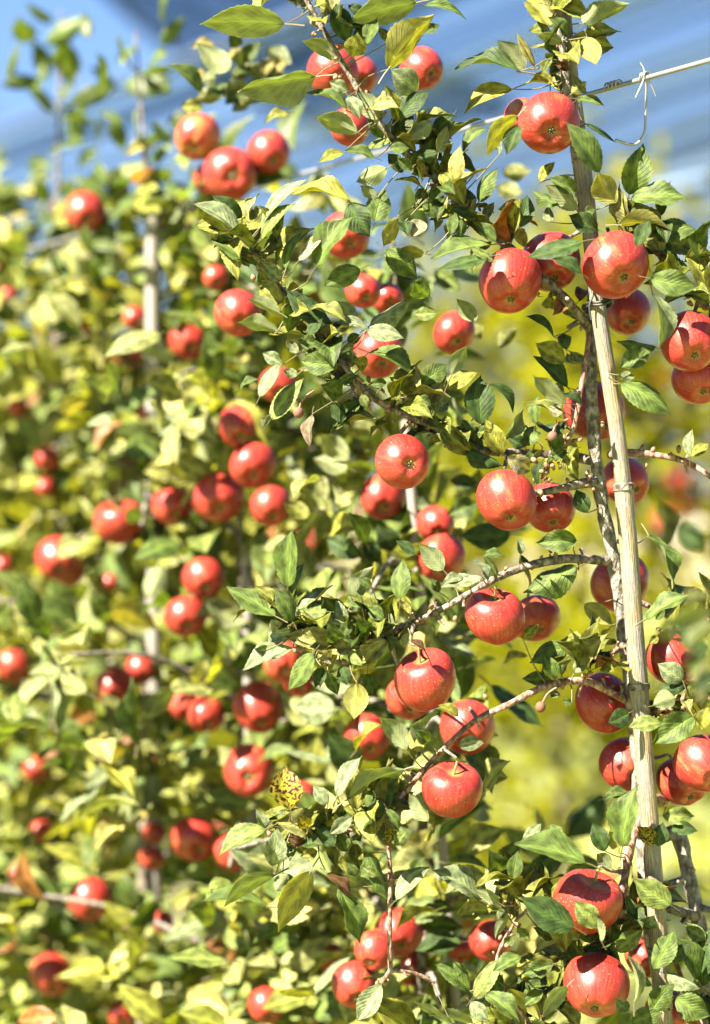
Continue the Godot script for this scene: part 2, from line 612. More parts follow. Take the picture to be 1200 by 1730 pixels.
# ---------------------------------------------------------------- foliage
func leaf_xf(base: Vector3, tip: Vector3, n: Vector3, wide: float) -> Transform3D:
	var x := tip - base
	var y := (n - x.normalized() * n.dot(x.normalized())).normalized()
	return Transform3D(Basis(x, y * x.length(), x.normalized().cross(y) * wide), base)


func leaf(bx: float, by: float, bz: float, tx: float, ty: float, tz: float, nx: float, ny: float, nz: float, wide: float, tone: String) -> void:
	var xf := leaf_xf(Vector3(bx, by, bz), Vector3(tx, ty, tz), Vector3(nx, ny, nz), wide)
	if leaf_count < 300:
		leaf_part(near_tree, xf, tone)
	else:
		spare.append(xf)
		spare_tint.append(TONE_TINTS.get(tone, Color(0.148, 0.222, 0.05)))



func leaf_part(tree: Node3D, xf: Transform3D, tone: String) -> void:
	var o := MeshInstance3D.new()
	o.name = "leaf"
	o.mesh = leaf_fine[rng.randi() % leaf_fine.size()]
	o.transform = Transform3D(xf.basis, xf.origin - tree.position)
	o.set_surface_override_material(0, mats["top_" + tone])
	o.set_surface_override_material(1, mats["under_yellow" if tone in ["y", "Y", "Z"] else "top_" + tone if tone in ["P", "B", "b"] else "under"])
	o.set_surface_override_material(2, mats["petiole"])
	tree.add_child(o, true)
	leaf_count += 1


func random_leaf(p: Vector3, out: Vector3, lo: float, hi: float, up := 0.8) -> Transform3D:
	var d := (out + Vector3(rng.randfn(), rng.randfn(), rng.randfn()) * 0.75).normalized()
	var n := (Vector3(-0.4, up, 0.6) + Vector3(rng.randfn(), rng.randfn(), rng.randfn()) * 0.55).normalized()
	if absf(n.dot(d)) > 0.93:
		n = (n + Vector3(0.5, 0.2, 0.4)).normalized()
	var l := rng.randf_range(lo, hi)
	return leaf_xf(p, p + d * l, n, l * rng.randf_range(0.40, 0.58))


func hides_fruit(p: Vector3, margin: float) -> bool:
	# the growers pluck the leaves that shade the fruit: none close in front of an apple
	var v := p - EYE
	for a in fruit:
		var c: Vector3 = a[0] - EYE
		var l := c.length()
		var t := v.dot(c) / l
		if t < l + 0.01 and t > 0.3:
			if (v * (l / t)).distance_to(c) < a[1] + margin:
				return true
	return false


func in_frame(p: Vector3, slack := 1.1) -> bool:
	var v := p - EYE
	var z := -v.z
	return z > 0.3 and absf(v.x / z) < 0.178 * slack and absf(v.y / z - 0.04) < 0.257 * slack


func tint(kind := -1) -> Color:
	# linear base colours of leaves seen from a distance
	var k := rng.randf()
	var c := Color(0.18, 0.235, 0.048)
	if k < 0.15:
		c = Color(0.11, 0.17, 0.036)
	elif k < 0.42:
		c = Color(0.29, 0.33, 0.055)
	elif k < 0.78:
		c = Color(0.41, 0.43, 0.085)
	elif k < 0.9:
		c = Color(0.50, 0.50, 0.17)
	elif k < 0.92:
		c = Color(0.55, 0.50, 0.18)
	elif k < 0.975:
		c = Color(0.26, 0.31, 0.06)
	else:
		c = Color(0.42, 0.19, 0.06)
	if kind == 1:
		c = c.lerp(Color(0.33, 0.335, 0.006), 0.92)
	return c * rng.randf_range(0.85, 1.15)


func foliage_part(called: String, tree: Node3D, xfs: Array, tints: Array, mesh: Mesh, mat: Material) -> void:
	if xfs.is_empty():
		return
	var mm := MultiMesh.new()
	mm.transform_format = MultiMesh.TRANSFORM_3D
	mm.use_colors = true
	mm.mesh = mesh
	mm.instance_count = xfs.size()
	for i in xfs.size():
		var x: Transform3D = xfs[i]
		mm.set_instance_transform(i, Transform3D(x.basis, x.origin - tree.position))
		mm.set_instance_color(i, tints[i])
	var o := MultiMeshInstance3D.new()
	o.name = called
	o.multimesh = mm
	o.material_override = mat
	o.set_meta("kind", "stuff")
	tree.add_child(o, true)


# ---------------------------------------------------------------- the row across the alley
func next_row() -> void:
	var words := ["first", "second", "third", "fourth", "fifth", "sixth", "seventh", "eighth", "ninth", "tenth"]
	for i in 10:
		var at := ROW_AT + ROW_SIDE * (3.5 + rng.randf_range(-0.1, 0.1)) + ROW_DIR * (2.2 + i * 0.8)
		var t := thing("apple_tree", at, "blurred yellow green apple tree of the next row, %s from the right" % words[i], "tree", "trees of the next row")
		part("trunk", tube_mesh([Vector3(0, -0.05, 0), Vector3(0.03, 0.9, 0.02), Vector3(-0.02, 1.7, 0), Vector3(0.02, 2.6, 0.01)], 0.035, 0.01, 8, 4, 0.1, i), mats["bark"], t)
		var xfs := []
		var tints := []
		for b in 10:
			var h := 0.5 + 0.235 * b
			var az := rng.randf() * TAU
			var d := Vector3(cos(az), 0.35, sin(az)).normalized()
			var reach := lerpf(0.7, 0.55, b / 9.0) * rng.randf_range(0.8, 1.15)
			part("branch", tube_mesh([Vector3(0, h, 0), Vector3(0, h, 0) + d * reach * 0.5, Vector3(0, h - 0.05, 0) + d * reach], 0.012, 0.004, 6, 3), mats["bark"], t)
			for k in 250:
				var s := sqrt(rng.randf())
				var p: Vector3 = at + Vector3(0, h, 0) + d * reach * s + Vector3(rng.randfn(), rng.randfn(), rng.randfn()) * 0.14
				xfs.append(random_leaf(p, d, 0.06, 0.11))
				tints.append(tint(1))
		for k in 60:
			var p2: Vector3 = at + Vector3(rng.randfn() * 0.08, rng.randf_range(2.2, 2.8), rng.randfn() * 0.08)
			xfs.append(random_leaf(p2, Vector3(0, 0.5, 0), 0.06, 0.1))
			tints.append(tint(1))
		foliage_part("foliage", t, xfs, tints, leaf_plain[i % 4], mats["plain_far"])
		for k in 2:
			var az2 := rng.randf_range(1.2, 3.6)
			var p3 := at + Vector3(-cos(az2 - 2.4) * 0.5 * ROW_SIDE.x, 0, 0) - ROW_SIDE * rng.randf_range(0.3, 0.6) + ROW_DIR * rng.randf_range(-0.45, 0.45) + Vector3(0, rng.randf_range(0.5, 1.9), 0)
			if absf(p3.x / -p3.z - 0.093) < 0.03:
				continue
			place_apple(p3, Vector3(rng.randf_range(-0.3, 0.3), 1, 0).normalized(), 0.08, 0.95, 1, "blurred red apple on a tree of the next row", "apples of the next row")


	# fruit that shows as warm blurs right of the stake
	for p in [Vector3(1.102, 1.971, -6.741), Vector3(1.140, 1.883, -6.794), Vector3(1.078, 1.861, -6.745), Vector3(1.097, 2.348, -6.976)]:
		place_apple(p, Vector3(rng.randf_range(-0.3, 0.3), 1, 0.1), 0.085, 0.95, 2, "blurred red apple on a tree of the next row", "apples of the next row")


# ---------------------------------------------------------------- apples
func place_apple(at: Vector3, stem: Vector3, wide: float, tall: float, kind: int, label: String, group: String) -> void:
	var o := thing("apple", at, label, "apple", group)
	stem = stem.normalized()
	var side := stem.cross(Vector3(0.3, 0.2, 0.93)).normalized()
	o.basis = Basis(side, stem, side.cross(stem)).rotated(stem, rng.randf() * TAU).scaled_local(Vector3(wide, wide * tall, wide))
	part("skin", apple_meshes[rng.randi() % apple_meshes.size()], mats["skin_%d" % kind], o)
	part("calyx", calyx_mesh, mats["calyx"], o)
	part("stalk", stalk_mesh, mats["stalk"], o)


func apple(x: float, y: float, z: float, sx: float, sy: float, sz: float, wide: float, tall: float, ripe: float, label: String) -> void:
	fruit.append([Vector3(x, y, z), wide * 0.5])
	var kind := 3 if ripe > 0.45 else 2 if ripe > 0.22 else 1 if ripe > 0.08 else 0
	place_apple(Vector3(x, y, z), Vector3(sx, sy, sz), wide, clampf(tall, 0.88, 1.08) * 0.97, kind, label, APPLE_GROUP)


func apples() -> void:
	apple(0.224, 2.140, -2.280, -0.000, 0.485, -0.874, 0.0737, 1.08, 0.15, "glossy red apple hanging against the stake just below the trellis wire")
	apple(0.199, 2.168, -2.359, -0.300, 0.629, -0.717, 0.0424, 1.20, 0.80, "pale orange apple half hidden behind the red apple below the wire")
	apple(0.299, 1.974, -2.272, -0.200, 0.582, -0.788, 0.0793, 1.04, 0.10, "large red apple hanging in front of the bamboo stake beside two leaves")
	apple(0.179, 1.957, -2.288, 0.020, 0.776, -0.631, 0.0764, 1.03, 0.00, "red apple with bright shadow edge, left of the leaf covered apple")
	apple(0.232, 1.989, -2.346, -0.100, 0.728, -0.678, 0.0742, 1.05, 0.10, "red apple crossed by one dark leaf between two clearer apples")
	apple(0.330, 1.938, -2.398, -0.100, 0.631, -0.769, 0.0572, 1.05, 0.10, "shaded red apple tucked right behind the stake under the largest apple")
	apple(0.390, 1.890, -2.310, -0.050, 0.632, -0.774, 0.0716, 1.05, 0.05, "red apple with a sharp bright patch at the right edge of the photo")
	apple(0.409, 1.853, -2.362, -0.100, 0.728, -0.678, 0.0675, 0.95, 0.10, "red apple peeping out below the brightly lit apple at the right edge")
	apple(0.293, 1.818, -2.423, -0.300, 0.629, -0.717, 0.0779, 1.02, 0.10, "red apple behind the forked grey trunk, beside a hanging fruit stalk")
	apple(0.333, 1.735, -2.447, -0.500, 0.431, -0.751, 0.0611, 1.02, 0.15, "orange red apple cut in two by the stake at its cane joint")
	apple(0.176, 1.706, -2.308, -0.050, 0.747, -0.663, 0.0713, 1.02, 0.10, "red apple with a withered cream leaf lying on its top")
	apple(0.231, 1.700, -2.368, -0.100, 0.728, -0.678, 0.0633, 1.06, 0.25, "orange red apple hanging under the thick short side branch")
	apple(0.056, 1.750, -2.296, -0.300, 0.158, -0.941, 0.0662, 0.97, 0.00, "dark red apple with a black calyx spot, hanging alone below a branch")
	apple(0.162, 1.572, -2.308, -0.055, 0.927, 0.371, 0.0711, 0.95, 0.00, "dark red apple hanging by its stalk below the middle side branch")
	apple(0.224, 1.567, -2.473, -0.200, 0.631, -0.750, 0.0645, 0.92, 0.30, "soft orange red apple showing right behind the dark red hanging apple")
	apple(0.327, 1.610, -2.452, -0.300, 0.532, -0.792, 0.0785, 0.88, 0.35, "orange apple behind both trunk and stake, above the lower cane joint")
	apple(0.081, 1.499, -2.306, -0.278, 0.874, 0.399, 0.0751, 0.98, 0.00, "crimson apple with white specks below the dense leaf tuft")
	apple(0.139, 1.431, -2.479, 0.100, 0.631, -0.769, 0.0718, 0.95, 0.35, "brownish red apple in shade behind the slanting bare branch")
	apple(0.112, 1.371, -2.321, 0.110, 0.919, 0.378, 0.0727, 0.92, 0.05, "bright red apple hanging under the slanting bare branch over green blur")
	apple(0.300, 1.466, -2.407, -0.300, 0.532, -0.792, 0.0698, 1.10, 0.15, "tall striped shadow apple left of the stake below its lower joint")
	apple(0.328, 1.391, -2.410, -0.300, 0.434, -0.849, 0.0684, 1.00, 0.15, "narrow visible apple with leaf shadow, left behind the stake")
	apple(0.380, 1.520, -2.385, -0.300, 0.629, -0.717, 0.0664, 1.06, 0.15, "red apple right of the stake behind blurred leaves")
	apple(0.407, 1.399, -2.340, -0.400, 0.530, -0.747, 0.0678, 1.22, 0.10, "large red apple at right edge in front of its neighbour")
	apple(0.394, 1.373, -2.411, -0.300, 0.725, -0.619, 0.0641, 1.05, 0.10, "red apple tucked behind the large apple at the right edge")
	apple(0.269, 1.242, -2.326, 0.278, 0.874, 0.399, 0.0823, 1.00, 0.10, "large red apple above the lowest apple, crossed by small leaves")
	apple(0.279, 1.146, -2.325, 0.150, 0.747, -0.648, 0.0780, 1.06, 0.05, "red apple with open calyx, lowest beside the stake foot")
	apple(0.356, 1.153, -2.460, -0.100, 0.631, -0.769, 0.0507, 1.10, 0.10, "shaded red apple behind leaves right of the lowest clear apple")
	apple(0.379, 1.089, -2.442, -0.100, 0.631, -0.769, 0.0574, 1.00, 0.10, "red apple barely showing at the bottom edge beside the stake")
	apple(0.084, 2.250, -2.456, -0.450, 0.481, -0.753, 0.0559, 1.18, 0.10, "soft red apple among upper leaves with its calyx to the right")
	apple(-0.027, 2.251, -2.476, -0.300, 0.532, -0.792, 0.0682, 0.98, 0.20, "soft coral apple behind the topmost bare twig")
	apple(0.005, 2.262, -2.535, -0.200, 0.533, -0.822, 0.0532, 1.10, 0.20, "coral apple right behind the topmost bare twig apple")
	apple(-0.006, 2.182, -2.479, -0.200, 0.631, -0.750, 0.0519, 0.95, 0.15, "red apple half covered by leaves under the twig's coral apple")
	apple(-0.011, 2.055, -2.534, -0.200, 0.533, -0.822, 0.0636, 1.00, 0.20, "red apple behind the big dark leaf with pale upper half")
	apple(-0.153, 1.965, -2.607, -0.200, 0.533, -0.822, 0.0653, 1.02, 0.20, "round coral apple behind two pale edged leaf tips")
	apple(0.010, 1.980, -2.507, -0.200, 0.533, -0.822, 0.0449, 1.20, 0.20, "coral apple in the leaf cluster above the knotty branch")
	apple(0.042, 1.979, -2.567, -0.200, 0.533, -0.822, 0.0429, 1.00, 0.20, "small visible coral apple beside its twin above the knotty branch")
	apple(0.030, 1.899, -2.510, -0.200, 0.631, -0.750, 0.0673, 0.85, 0.25, "red apple mostly hidden behind leaves of the knotty branch")
	apple(0.127, 1.931, -2.539, -0.200, 0.631, -0.750, 0.0560, 1.00, 0.00, "shaded dark apple behind leaves left of the bright shadow edged apple")
	apple(0.111, 1.642, -2.580, -0.100, 0.631, -0.769, 0.0674, 0.92, 0.15, "soft red apple left above the middle side branch")
	apple(0.038, 1.726, -2.657, -0.100, 0.534, -0.839, 0.0631, 1.00, 0.20, "soft coral apple left of the pale stake piece below the dark apple")
	apple(0.106, 1.689, -2.619, -0.100, 0.534, -0.839, 0.0498, 1.05, 0.20, "coral apple right of the pale stake piece")
	apple(0.066, 1.468, -2.487, -0.100, 0.631, -0.769, 0.0559, 1.00, 0.10, "red apple showing under the crimson speckled apple")
	apple(0.016, 1.410, -2.630, -0.100, 0.631, -0.769, 0.0622, 1.00, 0.20, "red apple deep in shade below the dense leaf tuft")
	apple(-0.101, 1.872, -2.611, -0.100, 0.631, -0.769, 0.0513, 0.90, 0.20, "coral apple behind leaves at the knotty branch's left end")
	apple(0.000, 1.103, -2.542, -0.100, 0.534, -0.839, 0.0613, 0.95, 0.10, "red apple near the bottom edge left of the forked dry twig")
	apple(0.057, 1.159, -2.600, -0.100, 0.534, -0.839, 0.0674, 0.95, 0.10, "soft red apple behind the hanging dry twig")
	apple(0.024, 1.150, -2.520, 0.200, 0.631, -0.750, 0.0534, 0.95, 0.10, "flat lit red apple wedged between two apples at the dry twig")
	apple(0.174, 1.153, -2.570, -0.100, 0.534, -0.839, 0.0575, 1.00, 0.10, "soft red apple by the grey trunk near the bottom")
	apple(0.079, 1.096, -2.682, -0.100, 0.534, -0.839, 0.0474, 0.90, 0.10, "shaded apple behind the fork of the dry twig")
	apple(0.140, 1.130, -2.641, -0.100, 0.534, -0.839, 0.0358, 0.90, 0.15, "small visible apple left of the grey trunk near the bottom")
	apple(-0.072, 1.324, -2.713, -0.100, 0.534, -0.839, 0.0401, 1.10, 0.15, "red sliver of apple right of the yellow blotched leaf")
	apple(-0.226, 2.252, -2.836, 0.200, 0.727, -0.657, 0.0662, 1.00, 0.55, "orange apple, highest left one of the fruit cluster against the sky")
	apple(-0.177, 2.191, -2.799, -0.200, 0.288, -0.937, 0.0770, 0.95, 0.05, "red apple facing with round calyx in the cluster against the sky")
	apple(-0.209, 2.202, -2.878, 0.200, 0.436, -0.878, 0.0516, 1.10, 0.10, "red apple hidden behind the calyx facing one against the sky")
	apple(-0.122, 2.225, -2.817, -0.300, 0.629, -0.717, 0.0640, 1.00, 0.10, "red apple, rightmost of the fruit cluster against the sky")
	apple(-0.432, 2.209, -3.178, -0.200, 0.533, -0.822, 0.0684, 1.05, 0.25, "blurred coral apple below the leafy leader at upper left")
	apple(-0.162, 1.831, -2.793, -0.100, 0.631, -0.769, 0.0631, 1.12, 0.20, "coral apple on top of the stacked pair at mid left")
	apple(-0.142, 1.776, -2.775, -0.100, 0.631, -0.769, 0.0676, 0.92, 0.00, "deep red apple at the bottom of the stacked pair at mid left")
	apple(-0.195, 1.734, -2.847, -0.100, 0.534, -0.839, 0.0795, 0.95, 0.15, "biggest coral apple in the row of blurred fruit at mid left")
	apple(-0.270, 1.727, -2.947, -0.200, 0.533, -0.822, 0.0630, 1.05, 0.10, "red apple with dark shadow left of the biggest blurred apple")
	apple(-0.116, 1.718, -2.747, -0.200, 0.631, -0.750, 0.0604, 1.00, 0.15, "heart shaped lit apple beside pale leaves, right of the blurred row")
	apple(-0.357, 1.706, -3.018, 0.000, 0.895, 0.447, 0.0807, 0.95, 0.20, "coral apple with stalk dimple at the left end of the blurred row")
	apple(-0.471, 1.652, -3.160, -0.200, 0.533, -0.822, 0.0713, 1.05, 0.15, "blurred red apple pair's left one far left of the row")
	apple(-0.461, 1.634, -3.221, -0.200, 0.533, -0.822, 0.0535, 1.00, 0.00, "dark red apple behind its neighbour far left of the row")
	apple(-0.220, 1.619, -2.902, -0.200, 0.533, -0.822, 0.0637, 0.95, 0.15, "upper coral apple of a touching pair under the blurred row")
	apple(-0.244, 1.564, -2.884, -0.200, 0.533, -0.822, 0.0649, 0.95, 0.15, "lower coral apple of a touching pair under the blurred row")
	apple(-0.366, 1.454, -3.058, -0.200, 0.533, -0.822, 0.0652, 1.05, 0.10, "red apple in the lower left pair, the larger and lower one")
	apple(-0.331, 1.482, -3.087, -0.200, 0.533, -0.822, 0.0475, 1.30, 0.10, "red apple in the lower left pair, the smaller and upper one")
	apple(-0.148, 1.351, -2.792, -0.000, 0.160, -0.987, 0.0726, 1.18, 0.10, "tall red apple with round calyx facing, left of the blotched leaf")
	apple(-0.136, 1.436, -2.829, -0.200, 0.631, -0.750, 0.0720, 1.08, 0.25, "coral apple crossed by a pale yellow leaf above the tall apple")
	apple(-0.217, 1.420, -2.930, -0.200, 0.533, -0.822, 0.0572, 1.00, 0.20, "coral apple left of the one crossed by a yellow leaf")
	apple(-0.255, 1.431, -2.989, -0.200, 0.533, -0.822, 0.0478, 1.10, 0.25, "small coral apple at the left end of a hidden trio")
	apple(-0.234, 1.241, -2.917, -0.300, 0.532, -0.792, 0.0723, 0.95, 0.10, "round red apple at lower left beside two small dark apples")
	apple(-0.169, 1.232, -2.837, -0.300, 0.629, -0.717, 0.0636, 0.85, 0.10, "shaded red apple behind the pale leaf tip at lower left")
	apple(-0.311, 1.193, -3.069, -0.300, 0.532, -0.792, 0.0398, 0.90, 0.10, "tiny dark red apple left of the round lower left apple")
	apple(-0.406, 1.128, -3.081, -0.300, 0.532, -0.792, 0.0708, 0.95, 0.05, "round red apple alone with half shadow at lower left")
	apple(-0.471, 1.005, -3.126, -0.200, 0.533, -0.822, 0.0681, 1.15, 0.20, "coral apple crossed by a pale leaf near the lower left corner")
	apple(-0.122, 1.030, -2.775, -0.200, 0.533, -0.822, 0.0539, 1.00, 0.10, "shaded red apple at the bottom edge beside curled pale leaves")
	apple(-0.289, 1.104, -3.022, -0.200, 0.533, -0.822, 0.0320, 1.20, 0.40, "small orange apple right of the half shadowed round apple")
	apple(-0.580, 1.475, -3.388, -0.200, 0.533, -0.822, 0.0602, 1.00, 0.10, "blurred coral apple at the left edge below middle height")
	apple(-0.251, 1.976, -2.987, -0.200, 0.533, -0.822, 0.0588, 0.95, 0.15, "coral apple crossed by pale leaf right of the white stake")
	apple(-0.348, 2.032, -3.135, -0.200, 0.533, -0.822, 0.0393, 1.00, 0.35, "small orange apple left of the white stake, upper of two")
	apple(-0.353, 1.972, -3.138, -0.200, 0.533, -0.822, 0.0374, 1.05, 0.20, "small coral apple left of the white stake, lower of two")
	apple(-0.600, 2.112, -3.432, -0.200, 0.533, -0.822, 0.0328, 1.00, 0.20, "tiny blurred coral apple at the left edge, upper third")
	apple(-0.509, 1.820, -3.294, -0.200, 0.533, -0.822, 0.0431, 1.20, 0.20, "upper blurred coral apple left of mid photo over a smaller one")
	apple(-0.513, 1.772, -3.296, -0.200, 0.533, -0.822, 0.0333, 1.00, 0.20, "lower blurred coral apple left of mid photo under a larger one")
	apple(-0.601, 1.646, -3.401, -0.200, 0.533, -0.822, 0.0343, 1.40, 0.10, "red apple cut by the left edge at middle height")
	apple(-0.503, 1.216, -3.218, -0.200, 0.533, -0.822, 0.0380, 1.00, 0.20, "small coral apple above a long cream leaf at lower left")
	apple(-0.501, 1.998, -3.387, -0.200, 0.533, -0.822, 0.0262, 1.00, 0.20, "tiny red apple above an upright brownish leaf at left")
	apple(-0.096, 1.507, -2.666, -0.200, 0.533, -0.822, 0.0553, 1.00, 0.25, "pink coral apple peeping between leaf tips at the dense tuft's lower left")
	apple(-0.076, 1.480, -2.707, -0.200, 0.533, -0.822, 0.0465, 1.00, 0.10, "dark red apple just right of the peeping coral one at the tuft")
	apple(-0.311, 1.225, -3.118, -0.200, 0.533, -0.822, 0.0368, 1.00, 0.20, "small red patch of apple left above the round lower left apple")
	apple(-0.394, 1.615, -3.202, -0.200, 0.533, -0.822, 0.0285, 1.20, 0.10, "narrow dark red apple beside a pale stake stub at left")
	apple(-0.033, 1.095, -2.773, -0.200, 0.533, -0.822, 0.0408, 1.00, 0.20, "shaded apple behind leaves left of the flat lit one")
	apple(-0.529, 1.307, -3.314, -0.200, 0.533, -0.822, 0.0431, 1.00, 0.25, "faint coral apple at lower left under a cream leaf")
	apple(-0.553, 1.131, -3.322, -0.200, 0.533, -0.822, 0.0392, 1.00, 0.25, "faint coral apple near the left edge beside the half shadowed one")
	apple(-0.357, 0.954, -3.078, -0.200, 0.533, -0.822, 0.0453, 1.00, 0.20, "red apple at the bottom edge right of the lower left corner")
	apple(-0.332, 1.885, -3.191, -0.200, 0.533, -0.822, 0.0342, 1.00, 0.35, "tiny orange apple below the white stake's lower end")
	apple(-0.575, 1.913, -3.390, -0.200, 0.533, -0.822, 0.0363, 1.00, 0.35, "tiny orange apple at the left edge, level with the stacked pair")
	apple(-0.202, 2.056, -2.884, -0.200, 0.533, -0.822, 0.0396, 0.90, 0.35, "pale coral apple above the round coral one left of the twig")


# ---------------------------------------------------------------- neighbours along the row
func row_tree(along: float, label: String, tall: float, lean: float, leaves: int, seedling: int, right_edge: float, low_edge: float, top: float, near_limit: float) -> void:
	rng.seed = seedling
	var at := ROW_AT + ROW_DIR * along
	var t := thing("apple_tree", at, label, "tree", "apple trees of the near row")
	var lead: Array = []
	for k in 6:
		var s := k / 5.0
		lead.append(Vector3(lean * (1.0 - s) + rng.randf_range(-0.015, 0.015), -0.05 + tall * s, rng.randf_range(-0.015, 0.015)))
	part("trunk", tube_mesh(lead, 0.016, 0.0022, 9, 6, 0.12, seedling), mats["bark"], t)
	var all := []
	for b in 17:
		var h := 0.75 + (top - 0.93) * b / 16.0 + rng.randf_range(-0.04, 0.04)
		var s := h / tall
		var foot: Vector3 = lead[clampi(int(s * 5.0), 0, 4)].lerp(lead[clampi(int(s * 5.0) + 1, 0, 5)], fmod(s * 5.0, 1.0))
		var az := b * 2.4 + rng.randf_range(-0.4, 0.4)
		var d := Vector3(cos(az), rng.randf_range(0.0, 0.45), sin(az)).normalized()
		var reach := lerpf(0.5, 0.22, b / 16.0) * rng.randf_range(0.8, 1.2)
		if at.x + foot.x + d.x * reach > right_edge + 0.05 and h > low_edge:
			reach *= 0.4
		if -(at + foot + d * reach).z < near_limit + 0.12:
			reach *= 0.55
		var end := foot + d * reach + Vector3(0, -0.03, 0)
		part("branch", tube_mesh([foot, foot + d * reach * 0.5 + Vector3(0, 0.02, 0), end], 0.006, 0.002, 6, 4, 0.15, b), mats["grey_bark"], t)
		for k in leaves / 17:
			var f := pow(rng.randf(), 0.7)
			var p := at + foot.lerp(end, f) + Vector3(rng.randfn(), rng.randfn(), rng.randfn()) * 0.062
			if p.x > right_edge - 0.07 * clampf((p.y - 1.5) * 5.0, 0.0, 1.0) and p.y > low_edge:
				continue
			if -p.z < near_limit:
				continue
			if hides_fruit(p, 0.03) and rng.randf() < 0.96:
				continue
			all.append([random_leaf(p, d, 0.05, 0.092), p, false])
	for k in 46:
		var s2 := rng.randf_range(0.8, 1.0)
		var p2: Vector3 = at + (lead[4] as Vector3).lerp(lead[5], (s2 - 0.8) * 5.0) + Vector3(rng.randfn(), 0, rng.randfn()) * 0.05
		var az2 := rng.randf() * TAU
		all.append([random_leaf(p2, Vector3(cos(az2), 0.5, sin(az2)), 0.055, 0.095), p2, true])
	# those one can tell apart, nearest first, are parts; the rest is one mass
	all.sort_custom(func(a, b): return (a[1] as Vector3).distance_squared_to(EYE) + (0.0 if in_frame(a[1]) else 100.0) < (b[1] as Vector3).distance_squared_to(EYE) + (0.0 if in_frame(b[1]) else 100.0))
	var tones := ["t", "t", "l", "u", "c", "y", "p", "c", "l", "c", "Y"]
	var xfs := []
	var tints := []
	for i in all.size():
		if i < 290:
			leaf_part(t, all[i][0], ["t", "d", "u", "t", "l"][rng.randi() % 5] if all[i][2] else tones[rng.randi() % tones.size()])
		else:
			xfs.append(all[i][0])
			tints.append(Color(0.13, 0.19, 0.05) * rng.randf_range(0.7, 1.6) if all[i][2] else tint())
	foliage_part("foliage", t, xfs, tints, leaf_plain[seedling % 4], mats["plain"])


func row_trees() -> void:
	row_tree(0.42, "apple tree standing directly left of the staked tree, its thin trunk leaning right", 2.15, 0.07, 900, 11, 0.16, 1.27, 1.93, 2.43)
	row_tree(0.77, "blurred apple tree between the leaning trunk and the tall white stake", 2.3, 0.03, 1150, 12, 9.0, 0.0, 2.28, 2.6)
	row_tree(1.06, "blurred apple tree tied to the tall white stake", 2.55, 0.03, 1350, 13, 9.0, 0.0, 2.36, 2.66)
	row_tree(1.36, "blurred apple tree with leafy leaders rising against the sky at upper left", 2.66, 0.02, 1350, 14, 9.0, 0.0, 2.42, 2.7)
	row_tree(1.75, "most distant blurred apple tree at the left edge of the photo", 2.6, 0.0, 1350, 15, 9.0, 0.0, 2.46, 2.8)
	rng.seed = 31


# ---------------------------------------------------------------- the staked tree in focus
func branch(called: String, points: Array, r0: float, r1: float, bare: float) -> void:
	var local: Array = []
	for p in points:
		local.append(p - near_tree.position)
	var st := tool()
	var path := smooth_path(local, 7)
	tube(st, path, func(t: float) -> float: return lerpf(r0, r1, t), 12, 0.22, paths.size())
	# knots and the stubs of old spurs
	for i in range(4, path.size() - 3, 5):
		if rng.randf() < 0.55 and called == "branch":
			var d := (path[i + 1] - path[i]).normalized()
			var o := d.cross(Vector3(rng.randfn(), rng.randfn(), rng.randfn())).normalized()
			var r := lerpf(r0, r1, float(i) / path.size())
			tube(st, PackedVector3Array([path[i], path[i] + o * r * 1.5 + d * 0.002, path[i] + o * r * rng.randf_range(2.0, 4.5) + d * rng.randf_range(0.001, 0.007)]), func(t: float) -> float: return lerpf(r * 0.6, r * 0.4, t), 7, 0.3, i)
	st.index()
	var reddish: bool = called == "branch" and (r0 < 0.0046 or paths.size() in [4, 6])
	part(called, st.commit(), mats["grey_bark" if called == "trunk" or r0 > 0.0085 else "red_bark" if reddish else "bark"], near_tree)
	paths.append([path, called, bare])


func twig(ax: float, ay: float, az: float, bx: float, by: float, bz: float, r: float) -> void:
	var a := Vector3(ax, ay, az) - near_tree.position
	var b := Vector3(bx, by, bz) - near_tree.position
	var mid := a.lerp(b, 0.5) + Vector3(rng.randf_range(-0.006, 0.006), rng.randf_range(-0.008, 0.004), rng.randf_range(-0.006, 0.006))
	if r < 0.001:
		tube(twig_tool, smooth_path([a, mid, b], 3), func(t: float) -> float: return lerpf(r, r * 1.6, t), 5)
	else:
		part("fruit_spur", tube_mesh([a, mid, b], r * 0.7, r * 1.5, 7, 5, 0.35, rng.randi() % 99), mats["bark"], near_tree)


